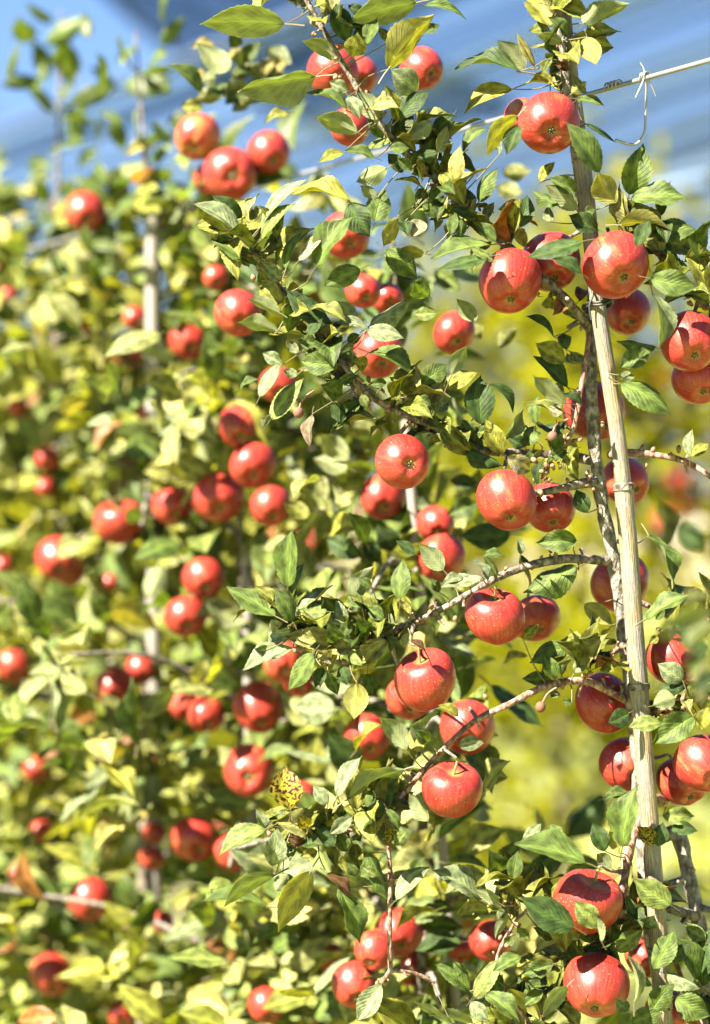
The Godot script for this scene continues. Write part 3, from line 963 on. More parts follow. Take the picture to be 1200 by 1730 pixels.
func focus_tree() -> void:
	near_tree = thing("apple_tree", Vector3(ROW_AT.x + 0.2, 0, ROW_AT.z), "sharp apple tree with knotty branches tied to the bamboo stake", "tree", "apple trees of the near row")
	branch("trunk", [Vector3(0.497, -0.020, -2.531), Vector3(0.463, 0.336, -2.502), Vector3(0.429, 0.681, -2.473), Vector3(0.395, 1.026, -2.445), Vector3(0.365, 1.145, -2.420), Vector3(0.348, 1.261, -2.401), Vector3(0.335, 1.424, -2.384), Vector3(0.322, 1.537, -2.374), Vector3(0.309, 1.628, -2.366), Vector3(0.291, 1.712, -2.357), Vector3(0.282, 1.796, -2.354), Vector3(0.279, 1.880, -2.351), Vector3(0.281, 1.923, -2.354), Vector3(0.280, 1.992, -2.348), Vector3(0.266, 2.067, -2.333), Vector3(0.253, 2.153, -2.310), Vector3(0.241, 2.226, -2.295), Vector3(0.236, 2.286, -2.286), Vector3(0.232, 2.326, -2.283)], 0.0115, 0.0042, 0.84)
	branch("branch", [Vector3(0.281, 1.908, -2.350), Vector3(0.256, 1.933, -2.329), Vector3(0.229, 1.959, -2.322), Vector3(0.180, 2.002, -2.316), Vector3(0.135, 2.041, -2.309), Vector3(0.093, 2.082, -2.303), Vector3(0.062, 2.108, -2.301), Vector3(0.027, 2.145, -2.290), Vector3(-0.005, 2.196, -2.288), Vector3(-0.033, 2.244, -2.286), Vector3(-0.056, 2.285, -2.284), Vector3(-0.069, 2.313, -2.283)], 0.0065, 0.0024, 0.10)
	branch("branch", [Vector3(0.284, 1.754, -2.356), Vector3(0.256, 1.764, -2.395), Vector3(0.200, 1.768, -2.405), Vector3(0.140, 1.770, -2.355), Vector3(0.094, 1.793, -2.329), Vector3(0.041, 1.814, -2.318), Vector3(0.007, 1.838, -2.312), Vector3(-0.021, 1.875, -2.311), Vector3(-0.052, 1.913, -2.304), Vector3(-0.084, 1.950, -2.298), Vector3(-0.110, 1.985, -2.296), Vector3(-0.134, 2.021, -2.295)], 0.0060, 0.0018, 0.30)
	branch("branch", [Vector3(0.300, 1.637, -2.360), Vector3(0.250, 1.639, -2.340), Vector3(0.204, 1.631, -2.331), Vector3(0.166, 1.617, -2.326), Vector3(0.131, 1.597, -2.322), Vector3(0.093, 1.576, -2.323), Vector3(0.055, 1.560, -2.323), Vector3(0.007, 1.542, -2.319), Vector3(-0.041, 1.533, -2.315), Vector3(-0.069, 1.549, -2.314), Vector3(-0.082, 1.573, -2.313)], 0.0056, 0.0017, 0.50)
	branch("branch", [Vector3(0.329, 1.468, -2.387), Vector3(0.300, 1.483, -2.357), Vector3(0.267, 1.496, -2.341), Vector3(0.225, 1.491, -2.336), Vector3(0.179, 1.469, -2.332), Vector3(0.138, 1.449, -2.328), Vector3(0.103, 1.418, -2.329), Vector3(0.069, 1.381, -2.331), Vector3(0.038, 1.345, -2.327), Vector3(0.000, 1.326, -2.323), Vector3(-0.048, 1.318, -2.323), Vector3(-0.089, 1.328, -2.323)], 0.0049, 0.0019, 0.72)
	branch("branch", [Vector3(0.293, 1.730, -2.357), Vector3(0.268, 1.728, -2.342), Vector3(0.243, 1.722, -2.332), Vector3(0.211, 1.716, -2.327), Vector3(0.201, 1.728, -2.332)], 0.0062, 0.0035, 1.00)
	branch("branch", [Vector3(0.370, 1.348, -2.412), Vector3(0.349, 1.354, -2.372), Vector3(0.334, 1.333, -2.358), Vector3(0.321, 1.295, -2.354), Vector3(0.314, 1.253, -2.356), Vector3(0.310, 1.218, -2.362), Vector3(0.293, 1.182, -2.369), Vector3(0.263, 1.152, -2.380), Vector3(0.231, 1.117, -2.381), Vector3(0.214, 1.079, -2.383)], 0.0070, 0.0045, 0.60)
	branch("branch", [Vector3(0.301, 1.762, -2.365), Vector3(0.324, 1.765, -2.355), Vector3(0.370, 1.759, -2.346), Vector3(0.396, 1.749, -2.336), Vector3(0.432, 1.723, -2.327)], 0.0045, 0.0032, 1.00)
	branch("branch", [Vector3(0.368, 1.298, -2.444), Vector3(0.391, 1.306, -2.434), Vector3(0.404, 1.257, -2.426), Vector3(0.414, 1.204, -2.423), Vector3(0.420, 1.145, -2.420), Vector3(0.427, 1.059, -2.424)], 0.0090, 0.0095, 1.00)
	branch("branch", [Vector3(0.416, 1.208, -2.423), Vector3(0.381, 1.221, -2.397), Vector3(0.352, 1.231, -2.387), Vector3(0.322, 1.233, -2.377), Vector3(0.308, 1.221, -2.367)], 0.0060, 0.0040, 0.80)
	branch("branch", [Vector3(0.038, 1.345, -2.327), Vector3(0.038, 1.313, -2.323), Vector3(0.041, 1.271, -2.325), Vector3(0.040, 1.217, -2.327), Vector3(0.041, 1.162, -2.329)], 0.0026, 0.0030, 1.00)
	branch("branch", [Vector3(0.041, 1.162, -2.329), Vector3(0.028, 1.143, -2.340)], 0.0026, 0.0020, 1.00)
	branch("branch", [Vector3(0.041, 1.162, -2.329), Vector3(0.069, 1.157, -2.340), Vector3(0.093, 1.144, -2.350)], 0.0024, 0.0018, 1.00)
	branch("branch", [Vector3(0.281, 2.008, -2.356), Vector3(0.321, 2.018, -2.335), Vector3(0.354, 1.999, -2.326), Vector3(0.382, 1.961, -2.327), Vector3(0.416, 1.933, -2.324), Vector3(0.436, 1.925, -2.319)], 0.0045, 0.0032, 0.25)
	branch("branch", [Vector3(0.281, 1.923, -2.354), Vector3(0.266, 1.849, -2.322), Vector3(0.258, 1.807, -2.314), Vector3(0.251, 1.783, -2.315), Vector3(0.227, 1.752, -2.316), Vector3(0.224, 1.738, -2.316)], 0.0030, 0.0022, 0.60)
	branch("branch", [Vector3(0.333, 1.438, -2.388), Vector3(0.354, 1.461, -2.347), Vector3(0.379, 1.470, -2.327), Vector3(0.416, 1.484, -2.307)], 0.0045, 0.0030, 0.30)
	branch("branch", [Vector3(0.322, 1.537, -2.374), Vector3(0.300, 1.527, -2.355), Vector3(0.281, 1.520, -2.345), Vector3(0.267, 1.511, -2.345)], 0.0036, 0.0022, 0.50)
	branch("branch", [Vector3(0.329, 1.593, -2.372), Vector3(0.360, 1.579, -2.383), Vector3(0.390, 1.568, -2.393), Vector3(0.442, 1.572, -2.403)], 0.0032, 0.0022, 0.50)
	branch("branch", [Vector3(0.214, 1.079, -2.383), Vector3(0.167, 1.155, -2.365), Vector3(0.187, 1.212, -2.357), Vector3(0.208, 1.233, -2.352), Vector3(0.173, 1.234, -2.347)], 0.0026, 0.0018, 0.20)
	branch("branch", [Vector3(0.348, 1.261, -2.401), Vector3(0.378, 1.166, -2.379), Vector3(0.397, 1.119, -2.371), Vector3(0.417, 1.080, -2.363)], 0.0036, 0.0024, 0.75)
	leaf_count = 0
	leaf(-0.073, 1.353, -2.277, -0.079, 1.402, -2.285, -0.023, 0.149, 0.989, 0.037, "Z")
	leaf(-0.081, 2.250, -2.259, -0.178, 2.248, -2.254, -0.047, 0.863, -0.503, 0.052, "u")
	leaf(-0.051, 1.281, -2.298, -0.088, 1.211, -2.296, -0.543, 0.258, -0.799, 0.042, "y")
	leaf(0.037, 2.195, -2.250, 0.090, 2.257, -2.246, -0.522, 0.493, -0.696, 0.044, "y")
	leaf(-0.045, 2.195, -2.281, -0.136, 2.178, -2.281, -0.159, 0.837, -0.524, 0.050, "u")
	leaf(0.248, 1.221, -2.274, 0.186, 1.257, -2.263, 0.354, 0.339, 0.872, 0.039, "d")
	leaf(0.114, 2.068, -2.262, 0.120, 2.107, -2.246, -0.622, -0.202, 0.757, 0.023, "Y")
	leaf(-0.044, 1.970, -2.257, 0.001, 2.028, -2.254, -0.480, 0.332, 0.812, 0.039, "t")
	leaf(0.261, 1.294, -2.271, 0.180, 1.316, -2.267, 0.238, 0.758, 0.607, 0.046, "t")
	leaf(0.276, 2.073, -2.234, 0.237, 2.128, -2.223, 0.470, 0.148, 0.870, 0.037, "t")
	leaf(0.070, 2.273, -2.253, -0.009, 2.249, -2.249, -0.263, 0.774, -0.576, 0.045, "u")
	leaf(0.309, 1.307, -2.316, 0.327, 1.379, -2.308, -0.653, 0.073, 0.754, 0.040, "t")
	leaf(0.308, 1.841, -2.302, 0.366, 1.804, -2.300, 0.242, 0.421, 0.874, 0.037, "t")
	leaf(0.259, 1.629, -2.329, 0.196, 1.600, -2.328, -0.193, 0.444, 0.875, 0.038, "t")
	leaf(0.321, 2.065, -2.319, 0.336, 2.123, -2.305, -0.050, -0.228, 0.972, 0.035, "t")
	leaf(0.148, 1.797, -2.339, 0.148, 1.856, -2.343, 0.001, 0.071, 0.997, 0.037, "d")
	leaf(0.322, 2.059, -2.306, 0.387, 2.054, -2.293, -0.127, 0.527, 0.840, 0.036, "t")
	leaf(-0.077, 1.606, -2.293, -0.071, 1.673, -2.272, -0.667, -0.157, 0.728, 0.038, "t")
	leaf(-0.064, 1.977, -2.260, -0.036, 2.011, -2.255, -0.659, 0.455, 0.598, 0.024, "P")
	leaf(0.385, 1.459, -2.278, 0.336, 1.427, -2.271, 0.050, 0.171, 0.984, 0.032, "t")
	leaf(0.207, 2.205, -2.276, 0.186, 2.245, -2.275, 0.726, 0.382, 0.571, 0.025, "Y")
	leaf(-0.032, 1.907, -2.286, -0.080, 1.949, -2.286, 0.383, 0.433, 0.816, 0.035, "d")
	leaf(0.017, 1.329, -2.318, 0.045, 1.385, -2.326, -0.456, 0.345, 0.820, 0.034, "t")
	leaf(0.331, 1.951, -2.221, 0.383, 1.939, -2.215, -0.113, -0.014, 0.994, 0.030, "t")
	leaf(-0.018, 1.260, -2.304, 0.005, 1.195, -2.296, 0.704, 0.321, 0.633, 0.038, "t")
	leaf(0.191, 2.201, -2.283, 0.116, 2.206, -2.294, -0.038, 0.811, 0.584, 0.041, "d")
	leaf(-0.092, 1.273, -2.322, -0.151, 1.238, -2.305, -0.536, 0.611, -0.583, 0.038, "u")
	leaf(0.183, 2.184, -2.296, 0.126, 2.157, -2.314, -0.475, 0.516, 0.712, 0.036, "y")
	leaf(0.366, 1.238, -2.326, 0.322, 1.270, -2.321, 0.060, -0.085, 0.995, 0.032, "l")
	leaf(-0.091, 1.572, -2.287, -0.148, 1.606, -2.302, 0.235, 0.691, 0.683, 0.037, "t")
	leaf(0.348, 1.309, -2.324, 0.326, 1.330, -2.318, 0.103, -0.136, 0.985, 0.019, "Z")
	leaf(-0.009, 1.364, -2.281, 0.056, 1.397, -2.288, -0.430, 0.736, -0.523, 0.039, "u")
	leaf(0.278, 1.190, -2.359, 0.208, 1.174, -2.359, -0.179, 0.791, -0.585, 0.038, "u")
	leaf(0.409, 1.137, -2.365, 0.419, 1.205, -2.370, -0.754, 0.149, 0.639, 0.037, "d")
	leaf(0.146, 1.240, -2.348, 0.089, 1.277, -2.332, 0.525, 0.526, 0.669, 0.037, "p")
	leaf(0.155, 1.998, -2.272, 0.086, 1.979, -2.259, -0.116, 0.807, 0.579, 0.040, "t")
	leaf(0.256, 1.995, -2.236, 0.193, 1.976, -2.232, -0.169, 0.710, 0.684, 0.036, "d")
	leaf(-0.005, 2.050, -2.288, -0.077, 2.061, -2.302, 0.023, 0.824, 0.567, 0.040, "y")
	leaf(0.346, 2.015, -2.314, 0.397, 2.019, -2.298, -0.314, 0.227, 0.922, 0.030, "t")
	leaf(-0.049, 1.804, -2.281, -0.051, 1.766, -2.274, -0.740, 0.180, 0.648, 0.021, "B")
	leaf(-0.098, 1.801, -2.316, -0.059, 1.849, -2.311, -0.554, 0.364, 0.748, 0.034, "l")
	leaf(0.371, 1.132, -2.331, 0.411, 1.110, -2.329, -0.048, -0.013, 0.999, 0.032, "t")
	leaf(0.035, 1.999, -2.311, 0.073, 1.965, -2.315, 0.043, -0.079, 0.996, 0.029, "t")
	leaf(0.403, 1.145, -2.365, 0.375, 1.197, -2.350, 0.591, 0.091, 0.802, 0.033, "t")
	leaf(-0.008, 2.044, -2.270, 0.017, 2.006, -2.268, -0.045, 0.025, 0.999, 0.031, "d")
	leaf(0.014, 1.301, -2.295, 0.036, 1.250, -2.295, 0.500, 0.212, 0.840, 0.030, "t")
	leaf(0.339, 1.940, -2.260, 0.346, 1.878, -2.263, 0.753, 0.059, 0.655, 0.034, "p")
	leaf(-0.108, 2.018, -2.271, -0.053, 2.072, -2.263, -0.660, 0.608, 0.442, 0.042, "p")
	leaf(-0.131, 2.004, -2.257, -0.186, 2.041, -2.250, 0.504, 0.629, 0.591, 0.036, "p")
	leaf(0.065, 2.006, -2.265, 0.076, 2.030, -2.288, 0.286, 0.595, 0.751, 0.020, "P")
	leaf(0.030, 1.152, -2.299, 0.002, 1.110, -2.299, -0.235, 0.162, 0.958, 0.027, "p")
	leaf(0.251, 1.537, -2.339, 0.203, 1.517, -2.331, -0.006, 0.350, 0.937, 0.028, "t")
	leaf(0.056, 1.396, -2.304, -0.003, 1.369, -2.322, -0.227, 0.832, -0.506, 0.037, "u")
	leaf(0.256, 1.660, -2.302, 0.208, 1.657, -2.301, 0.017, -0.039, 0.999, 0.027, "t")
	leaf(-0.102, 1.330, -2.286, -0.155, 1.300, -2.281, -0.328, 0.681, 0.655, 0.033, "l")
	leaf(0.303, 2.051, -2.294, 0.278, 2.081, -2.274, -0.265, 0.365, -0.892, 0.032, "y")
	leaf(0.269, 2.247, -2.292, 0.321, 2.286, -2.301, -0.546, 0.602, -0.582, 0.035, "u")
	leaf(-0.072, 1.535, -2.311, -0.129, 1.510, -2.293, -0.157, 0.792, 0.591, 0.035, "p")
	leaf(0.071, 2.172, -2.260, 0.040, 2.193, -2.240, 0.370, -0.286, 0.884, 0.032, "p")
	leaf(0.017, 1.910, -2.311, 0.064, 1.939, -2.309, -0.332, 0.486, 0.808, 0.030, "p")
	leaf(0.343, 1.666, -2.329, 0.367, 1.603, -2.313, 0.756, 0.418, 0.504, 0.038, "t")
	leaf(0.346, 1.164, -2.329, 0.370, 1.210, -2.321, -0.516, 0.118, 0.848, 0.029, "t")
	leaf(-0.008, 2.228, -2.255, -0.022, 2.273, -2.253, 0.001, -0.044, 0.999, 0.026, "d")
	leaf(0.002, 1.497, -2.275, -0.001, 1.455, -2.274, -0.005, -0.031, -0.999, 0.029, "y")
	leaf(0.006, 1.968, -2.261, -0.036, 1.950, -2.270, -0.171, -0.115, 0.979, 0.026, "t")
	leaf(0.198, 2.208, -2.297, 0.164, 2.239, -2.285, -0.169, 0.198, -0.966, 0.026, "u")
	leaf(-0.094, 1.287, -2.295, -0.088, 1.333, -2.284, -0.023, -0.215, 0.976, 0.026, "p")
	leaf(-0.020, 1.859, -2.268, -0.063, 1.865, -2.275, -0.159, -0.016, 0.987, 0.028, "t")
	leaf(-0.048, 1.530, -2.282, -0.077, 1.487, -2.297, -0.615, 0.136, 0.777, 0.029, "t")
	leaf(0.059, 1.419, -2.298, 0.028, 1.457, -2.284, 0.220, 0.482, -0.848, 0.027, "u")
	leaf(-0.009, 1.564, -2.288, -0.040, 1.596, -2.294, -0.111, 0.075, 0.991, 0.026, "p")
	leaf(-0.114, 1.977, -2.295, -0.168, 2.011, -2.310, 0.326, 0.762, 0.560, 0.035, "t")
	leaf(0.003, 2.130, -2.284, -0.046, 2.146, -2.274, 0.070, 0.676, -0.734, 0.029, "u")
	leaf(-0.107, 2.003, -2.267, -0.067, 2.041, -2.249, -0.661, 0.394, 0.639, 0.031, "l")
	leaf(0.016, 1.876, -2.290, 0.067, 1.849, -2.283, 0.261, 0.689, 0.676, 0.031, "t")
	leaf(0.023, 2.025, -2.276, 0.035, 2.065, -2.284, 0.064, 0.185, 0.981, 0.029, "t")
	leaf(0.248, 1.839, -2.323, 0.208, 1.875, -2.316, 0.475, 0.382, 0.793, 0.029, "d")
	leaf(0.179, 1.136, -2.353, 0.220, 1.094, -2.363, 0.488, 0.621, -0.613, 0.032, "y")
	leaf(-0.003, 1.589, -2.300, 0.022, 1.630, -2.301, -0.411, 0.240, -0.880, 0.026, "u")
	leaf(0.135, 1.131, -2.365, 0.093, 1.163, -2.363, 0.392, 0.469, 0.791, 0.029, "t")
	leaf(0.029, 2.147, -2.285, 0.001, 2.178, -2.283, -0.015, 0.057, -0.998, 0.026, "u")
	leaf(0.048, 1.389, -2.325, 0.019, 1.358, -2.314, 0.204, 0.172, 0.964, 0.026, "t")
	leaf(0.343, 1.115, -2.331, 0.368, 1.148, -2.325, -0.077, -0.141, 0.987, 0.027, "t")
	leaf(0.174, 1.762, -2.340, 0.153, 1.803, -2.335, 0.041, -0.120, 0.992, 0.025, "y")
	leaf(0.257, 2.043, -2.294, 0.220, 2.071, -2.290, 0.186, 0.370, -0.910, 0.025, "u")
	leaf(0.051, 2.141, -2.261, 0.085, 2.171, -2.257, -0.271, 0.173, 0.947, 0.025, "d")
	leaf(0.151, 1.135, -2.329, 0.190, 1.104, -2.316, 0.249, 0.631, 0.735, 0.028, "t")
	leaf(0.245, 1.868, -2.320, 0.211, 1.891, -2.323, -0.081, 0.015, 0.997, 0.026, "y")
	leaf(0.184, 2.137, -2.231, 0.148, 2.088, -2.223, -0.742, 0.452, -0.496, 0.033, "y")
	leaf(0.150, 1.978, -2.236, 0.093, 1.963, -2.231, -0.153, 0.810, 0.567, 0.032, "d")
	leaf(0.273, 1.221, -2.274, 0.248, 1.252, -2.271, 0.028, -0.074, 0.997, 0.026, "l")
	leaf(0.051, 1.592, -2.278, 0.056, 1.638, -2.285, -0.492, 0.172, 0.853, 0.026, "t")
	leaf(0.340, 1.880, -2.301, 0.305, 1.859, -2.297, 0.086, 0.010, 0.996, 0.026, "t")
	leaf(0.168, 1.254, -2.316, 0.152, 1.277, -2.350, 0.463, -0.608, -0.645, 0.030, "u")
	leaf(0.139, 1.126, -2.361, 0.176, 1.173, -2.348, -0.719, 0.418, 0.556, 0.033, "l")
	leaf(-0.077, 1.899, -2.290, -0.077, 1.946, -2.288, 0.523, -0.027, 0.852, 0.025, "t")
	leaf(0.320, 1.101, -2.332, 0.357, 1.113, -2.329, -0.051, -0.057, 0.997, 0.026, "t")
	leaf(-0.069, 1.555, -2.313, -0.102, 1.554, -2.354, -0.774, -0.082, 0.628, 0.032, "p")
	leaf(-0.130, 2.031, -2.280, -0.164, 2.055, -2.272, 0.132, -0.136, 0.982, 0.023, "d")
	leaf(0.129, 1.766, -2.333, 0.173, 1.748, -2.335, 0.248, 0.525, 0.814, 0.026, "d")
	leaf(0.014, 1.899, -2.268, 0.056, 1.889, -2.263, -0.044, 0.327, 0.944, 0.023, "p")
	leaf(0.240, 1.155, -2.274, 0.212, 1.119, -2.274, -0.472, 0.367, -0.802, 0.025, "u")
	leaf(0.281, 2.020, -2.295, 0.247, 2.036, -2.292, 0.059, -0.069, 0.996, 0.025, "d")
	leaf(0.270, 1.586, -2.347, 0.304, 1.560, -2.348, 0.164, 0.250, -0.954, 0.023, "y")
	leaf(0.077, 1.841, -2.312, 0.109, 1.865, -2.316, 0.109, 0.040, 0.993, 0.025, "t")
	leaf(0.303, 1.184, -2.329, 0.334, 1.210, -2.325, -0.048, -0.081, 0.996, 0.023, "l")
	leaf(0.378, 1.498, -2.306, 0.348, 1.518, -2.302, 0.071, -0.087, 0.994, 0.026, "p")
	leaf(-0.071, 1.567, -2.278, -0.093, 1.606, -2.275, 0.497, 0.232, 0.836, 0.024, "t")
	leaf(0.103, 1.626, -2.326, 0.074, 1.655, -2.321, -0.063, 0.103, -0.993, 0.024, "u")
	leaf(0.037, 2.088, -2.277, 0.001, 2.070, -2.269, -0.205, -0.056, -0.977, 0.023, "u")
	leaf(-0.054, 1.333, -2.285, -0.065, 1.349, -2.264, 0.375, -0.631, 0.679, 0.017, "Z")
	leaf(0.047, 1.248, -2.296, 0.087, 1.285, -2.307, -0.479, 0.682, 0.552, 0.030, "p")
	leaf(0.337, 1.569, -2.313, 0.391, 1.597, -2.304, -0.469, 0.748, 0.470, 0.034, "t")
	leaf(0.042, 1.332, -2.297, 0.036, 1.310, -2.294, 0.044, 0.128, 0.991, 0.013, "Z")
	leaf(0.189, 2.018, -2.271, 0.198, 2.056, -2.275, 0.033, 0.101, 0.994, 0.024, "d")
	leaf(0.138, 1.096, -2.353, 0.086, 1.108, -2.340, 0.042, 0.833, -0.551, 0.030, "u")
	leaf(0.242, 1.815, -2.280, 0.203, 1.848, -2.272, 0.449, 0.664, -0.598, 0.028, "u")
	leaf(-0.020, 1.368, -2.281, 0.008, 1.414, -2.274, -0.741, 0.366, 0.563, 0.030, "p")
	leaf(0.315, 1.135, -2.274, 0.305, 1.194, -2.269, 0.886, 0.111, 0.450, 0.032, "p")
	leaf(0.306, 2.026, -2.300, 0.364, 2.018, -2.284, 0.240, 0.882, -0.406, 0.033, "y")
	leaf(0.144, 2.054, -2.306, 0.166, 2.091, -2.291, -0.647, 0.079, 0.759, 0.025, "t")
	leaf(-0.026, 1.527, -2.297, -0.043, 1.524, -2.276, 0.786, 0.035, 0.617, 0.017, "P")
	leaf(0.265, 2.234, -2.255, 0.273, 2.195, -2.231, 0.119, -0.502, -0.857, 0.026, "y")
	leaf(-0.008, 2.155, -2.283, -0.056, 2.175, -2.280, 0.326, 0.718, 0.615, 0.028, "t")
	leaf(0.105, 1.840, -2.328, 0.144, 1.857, -2.327, -0.185, 0.350, 0.918, 0.023, "y")
	leaf(0.215, 1.777, -2.340, 0.191, 1.800, -2.366, -0.483, 0.405, 0.776, 0.027, "t")
	leaf(-0.089, 1.901, -2.289, -0.138, 1.911, -2.298, 0.259, 0.770, -0.583, 0.027, "u")
	leaf(0.231, 1.165, -2.352, 0.194, 1.153, -2.356, -0.089, -0.069, 0.994, 0.022, "t")
	leaf(0.074, 1.418, -2.318, 0.098, 1.464, -2.304, -0.690, 0.509, -0.515, 0.029, "u")
	leaf(0.080, 2.276, -2.275, 0.129, 2.262, -2.284, 0.335, 0.735, 0.590, 0.028, "t")
	leaf(0.348, 1.883, -2.301, 0.302, 1.890, -2.293, 0.220, 0.672, 0.707, 0.026, "t")
	leaf(0.074, 1.830, -2.316, 0.040, 1.850, -2.314, 0.164, 0.190, 0.968, 0.022, "y")
	leaf(0.173, 1.275, -2.346, 0.154, 1.304, -2.316, 0.332, -0.563, 0.757, 0.027, "t")
	leaf(-0.110, 1.825, -2.296, -0.085, 1.868, -2.305, -0.614, 0.494, 0.616, 0.027, "p")
	leaf(-0.021, 1.529, -2.321, -0.041, 1.488, -2.335, -0.569, 0.507, -0.648, 0.026, "y")
	leaf(0.289, 1.301, -2.317, 0.274, 1.334, -2.318, -0.032, 0.027, 0.999, 0.022, "d")
	leaf(0.257, 2.065, -2.293, 0.224, 2.079, -2.287, 0.141, -0.096, 0.985, 0.021, "t")
	leaf(-0.002, 2.211, -2.255, 0.003, 2.234, -2.236, -0.137, -0.613, 0.778, 0.026, "y")
	leaf(0.362, 1.337, -2.357, 0.401, 1.336, -2.364, 0.178, 0.163, 0.970, 0.021, "l")
	leaf(0.186, 2.126, -2.232, 0.171, 2.092, -2.231, -0.198, 0.108, 0.974, 0.020, "d")
	leaf(0.112, 1.100, -2.337, 0.069, 1.126, -2.333, 0.417, 0.748, -0.516, 0.027, "u")
	leaf(0.146, 1.617, -2.286, 0.098, 1.606, -2.280, -0.111, 0.814, 0.570, 0.027, "p")
	leaf(0.239, 1.805, -2.292, 0.222, 1.814, -2.295, -0.145, 0.036, 0.989, 0.013, "P")
	leaf(0.111, 1.850, -2.289, 0.129, 1.883, -2.283, -0.332, 0.339, -0.880, 0.021, "u")
	leaf(-0.019, 2.215, -2.291, -0.062, 2.238, -2.287, 0.370, 0.762, -0.531, 0.026, "u")
	leaf(0.084, 1.338, -2.291, 0.062, 1.371, -2.294, 0.537, 0.304, -0.787, 0.022, "u")
	leaf(0.112, 2.152, -2.293, 0.088, 2.126, -2.295, -0.024, -0.065, 0.998, 0.021, "d")
	leaf(0.261, 2.249, -2.254, 0.282, 2.277, -2.259, -0.102, -0.093, -0.990, 0.020, "u")
	leaf(-0.023, 1.311, -2.286, -0.046, 1.335, -2.288, -0.060, 0.026, 0.998, 0.020, "d")
	leaf(0.375, 1.296, -3.015, 0.310, 1.228, -3.001, -0.327, 0.478, 0.815, 0.051, "d")
	leaf(0.201, 2.051, -2.307, 0.166, 2.045, -2.304, -0.078, 0.026, -0.997, 0.020, "u")
	leaf(0.354, 1.449, -2.318, 0.315, 1.444, -2.312, 0.048, 0.555, 0.830, 0.022, "l")
	leaf(0.142, 1.918, -2.325, 0.119, 1.944, -2.326, 0.043, -0.009, -0.999, 0.020, "u")
	leaf(0.049, 2.032, -2.283, 0.032, 1.997, -2.282, -0.485, 0.238, -0.841, 0.021, "y")
	leaf(0.254, 1.956, -2.221, 0.220, 1.972, -2.214, 0.358, 0.400, 0.844, 0.020, "d")
	leaf(0.088, 2.140, -2.267, 0.063, 2.118, -2.259, -0.188, -0.118, -0.975, 0.020, "u")
	leaf(-0.023, 1.877, -2.300, -0.055, 1.917, -2.297, 0.680, 0.573, -0.457, 0.027, "u")
	leaf(-0.015, 1.830, -2.314, -0.040, 1.839, -2.288, 0.635, -0.276, 0.722, 0.024, "t")
	leaf(0.182, 1.268, -2.315, 0.188, 1.302, -2.315, 0.005, -0.009, 1.000, 0.019, "t")
	leaf(0.360, 1.158, -2.330, 0.399, 1.142, -2.325, 0.205, 0.712, 0.671, 0.023, "p")
	leaf(-0.079, 1.970, -2.274, -0.059, 2.017, -2.285, -0.766, 0.435, 0.474, 0.028, "t")
	leaf(0.003, 1.368, -2.591, -0.035, 1.420, -2.568, 0.183, -0.295, 0.938, 0.041, "d")
	leaf(0.345, 1.469, -2.314, 0.367, 1.479, -2.288, 0.656, 0.363, -0.662, 0.023, "u")
	leaf(0.235, 1.500, -2.323, 0.219, 1.529, -2.321, 0.007, -0.053, 0.999, 0.019, "t")
	leaf(0.076, 1.416, -2.308, 0.065, 1.443, -2.316, 0.108, -0.228, -0.968, 0.020, "y")
	leaf(0.317, 1.460, -2.317, 0.291, 1.450, -2.302, 0.464, 0.137, 0.875, 0.023, "d")
	leaf(-0.001, 1.914, -2.302, -0.021, 1.938, -2.302, 0.031, 0.004, -1.000, 0.021, "u")
	leaf(0.086, 1.943, -2.300, 0.068, 1.955, -2.266, 0.672, -0.512, 0.535, 0.026, "t")
	leaf(0.273, 1.693, -2.343, 0.260, 1.721, -2.344, -0.033, 0.031, 0.999, 0.021, "d")
	leaf(0.315, 1.987, -2.220, 0.331, 2.017, -2.217, -0.413, 0.143, 0.899, 0.019, "d")
	leaf(-0.032, 1.578, -2.279, -0.066, 1.580, -2.287, -0.183, 0.363, 0.914, 0.019, "l")
	leaf(-0.085, 1.917, -2.257, -0.123, 1.934, -2.261, 0.384, 0.714, -0.586, 0.023, "u")
	leaf(0.177, 1.780, -2.340, 0.198, 1.818, -2.344, -0.734, 0.328, -0.595, 0.024, "u")
	leaf(0.255, 1.506, -2.327, 0.276, 1.533, -2.328, -0.158, 0.155, 0.975, 0.018, "p")
	leaf(0.161, 1.123, -2.350, 0.173, 1.153, -2.357, 0.018, 0.209, 0.978, 0.018, "t")
	leaf(0.012, 2.224, -2.252, 0.026, 2.255, -2.252, -0.362, 0.163, 0.918, 0.019, "t")
	leaf(-0.003, 1.345, -2.279, -0.029, 1.325, -2.279, 0.043, -0.007, 0.999, 0.017, "p")
	leaf(0.199, 1.673, -2.549, 0.132, 1.673, -2.544, 0.070, 0.152, 0.986, 0.036, "d")
	leaf(0.231, 1.496, -2.341, 0.195, 1.499, -2.336, 0.151, 0.540, 0.828, 0.020, "t")
	leaf(0.134, 1.125, -2.333, 0.154, 1.104, -2.325, -0.194, 0.168, 0.967, 0.019, "p")
	leaf(-0.085, 1.959, -2.292, -0.107, 1.981, -2.284, 0.164, -0.199, 0.966, 0.018, "p")
	leaf(-0.032, 1.546, -2.314, -0.053, 1.554, -2.350, -0.820, 0.231, 0.523, 0.026, "t")
	leaf(0.234, 2.048, -2.293, 0.206, 2.067, -2.301, 0.029, 0.409, 0.912, 0.019, "t")
	leaf(0.351, 1.306, -2.324, 0.357, 1.334, -2.322, -0.007, -0.073, 0.997, 0.021, "d")
	leaf(-0.032, 1.566, -2.308, -0.052, 1.592, -2.304, 0.145, 0.252, -0.957, 0.018, "u")
	leaf(0.412, 1.192, -2.363, 0.388, 1.211, -2.366, -0.086, 0.030, 0.996, 0.018, "l")
	leaf(0.161, 2.001, -2.271, 0.138, 2.024, -2.270, 0.135, 0.090, 0.987, 0.017, "t")
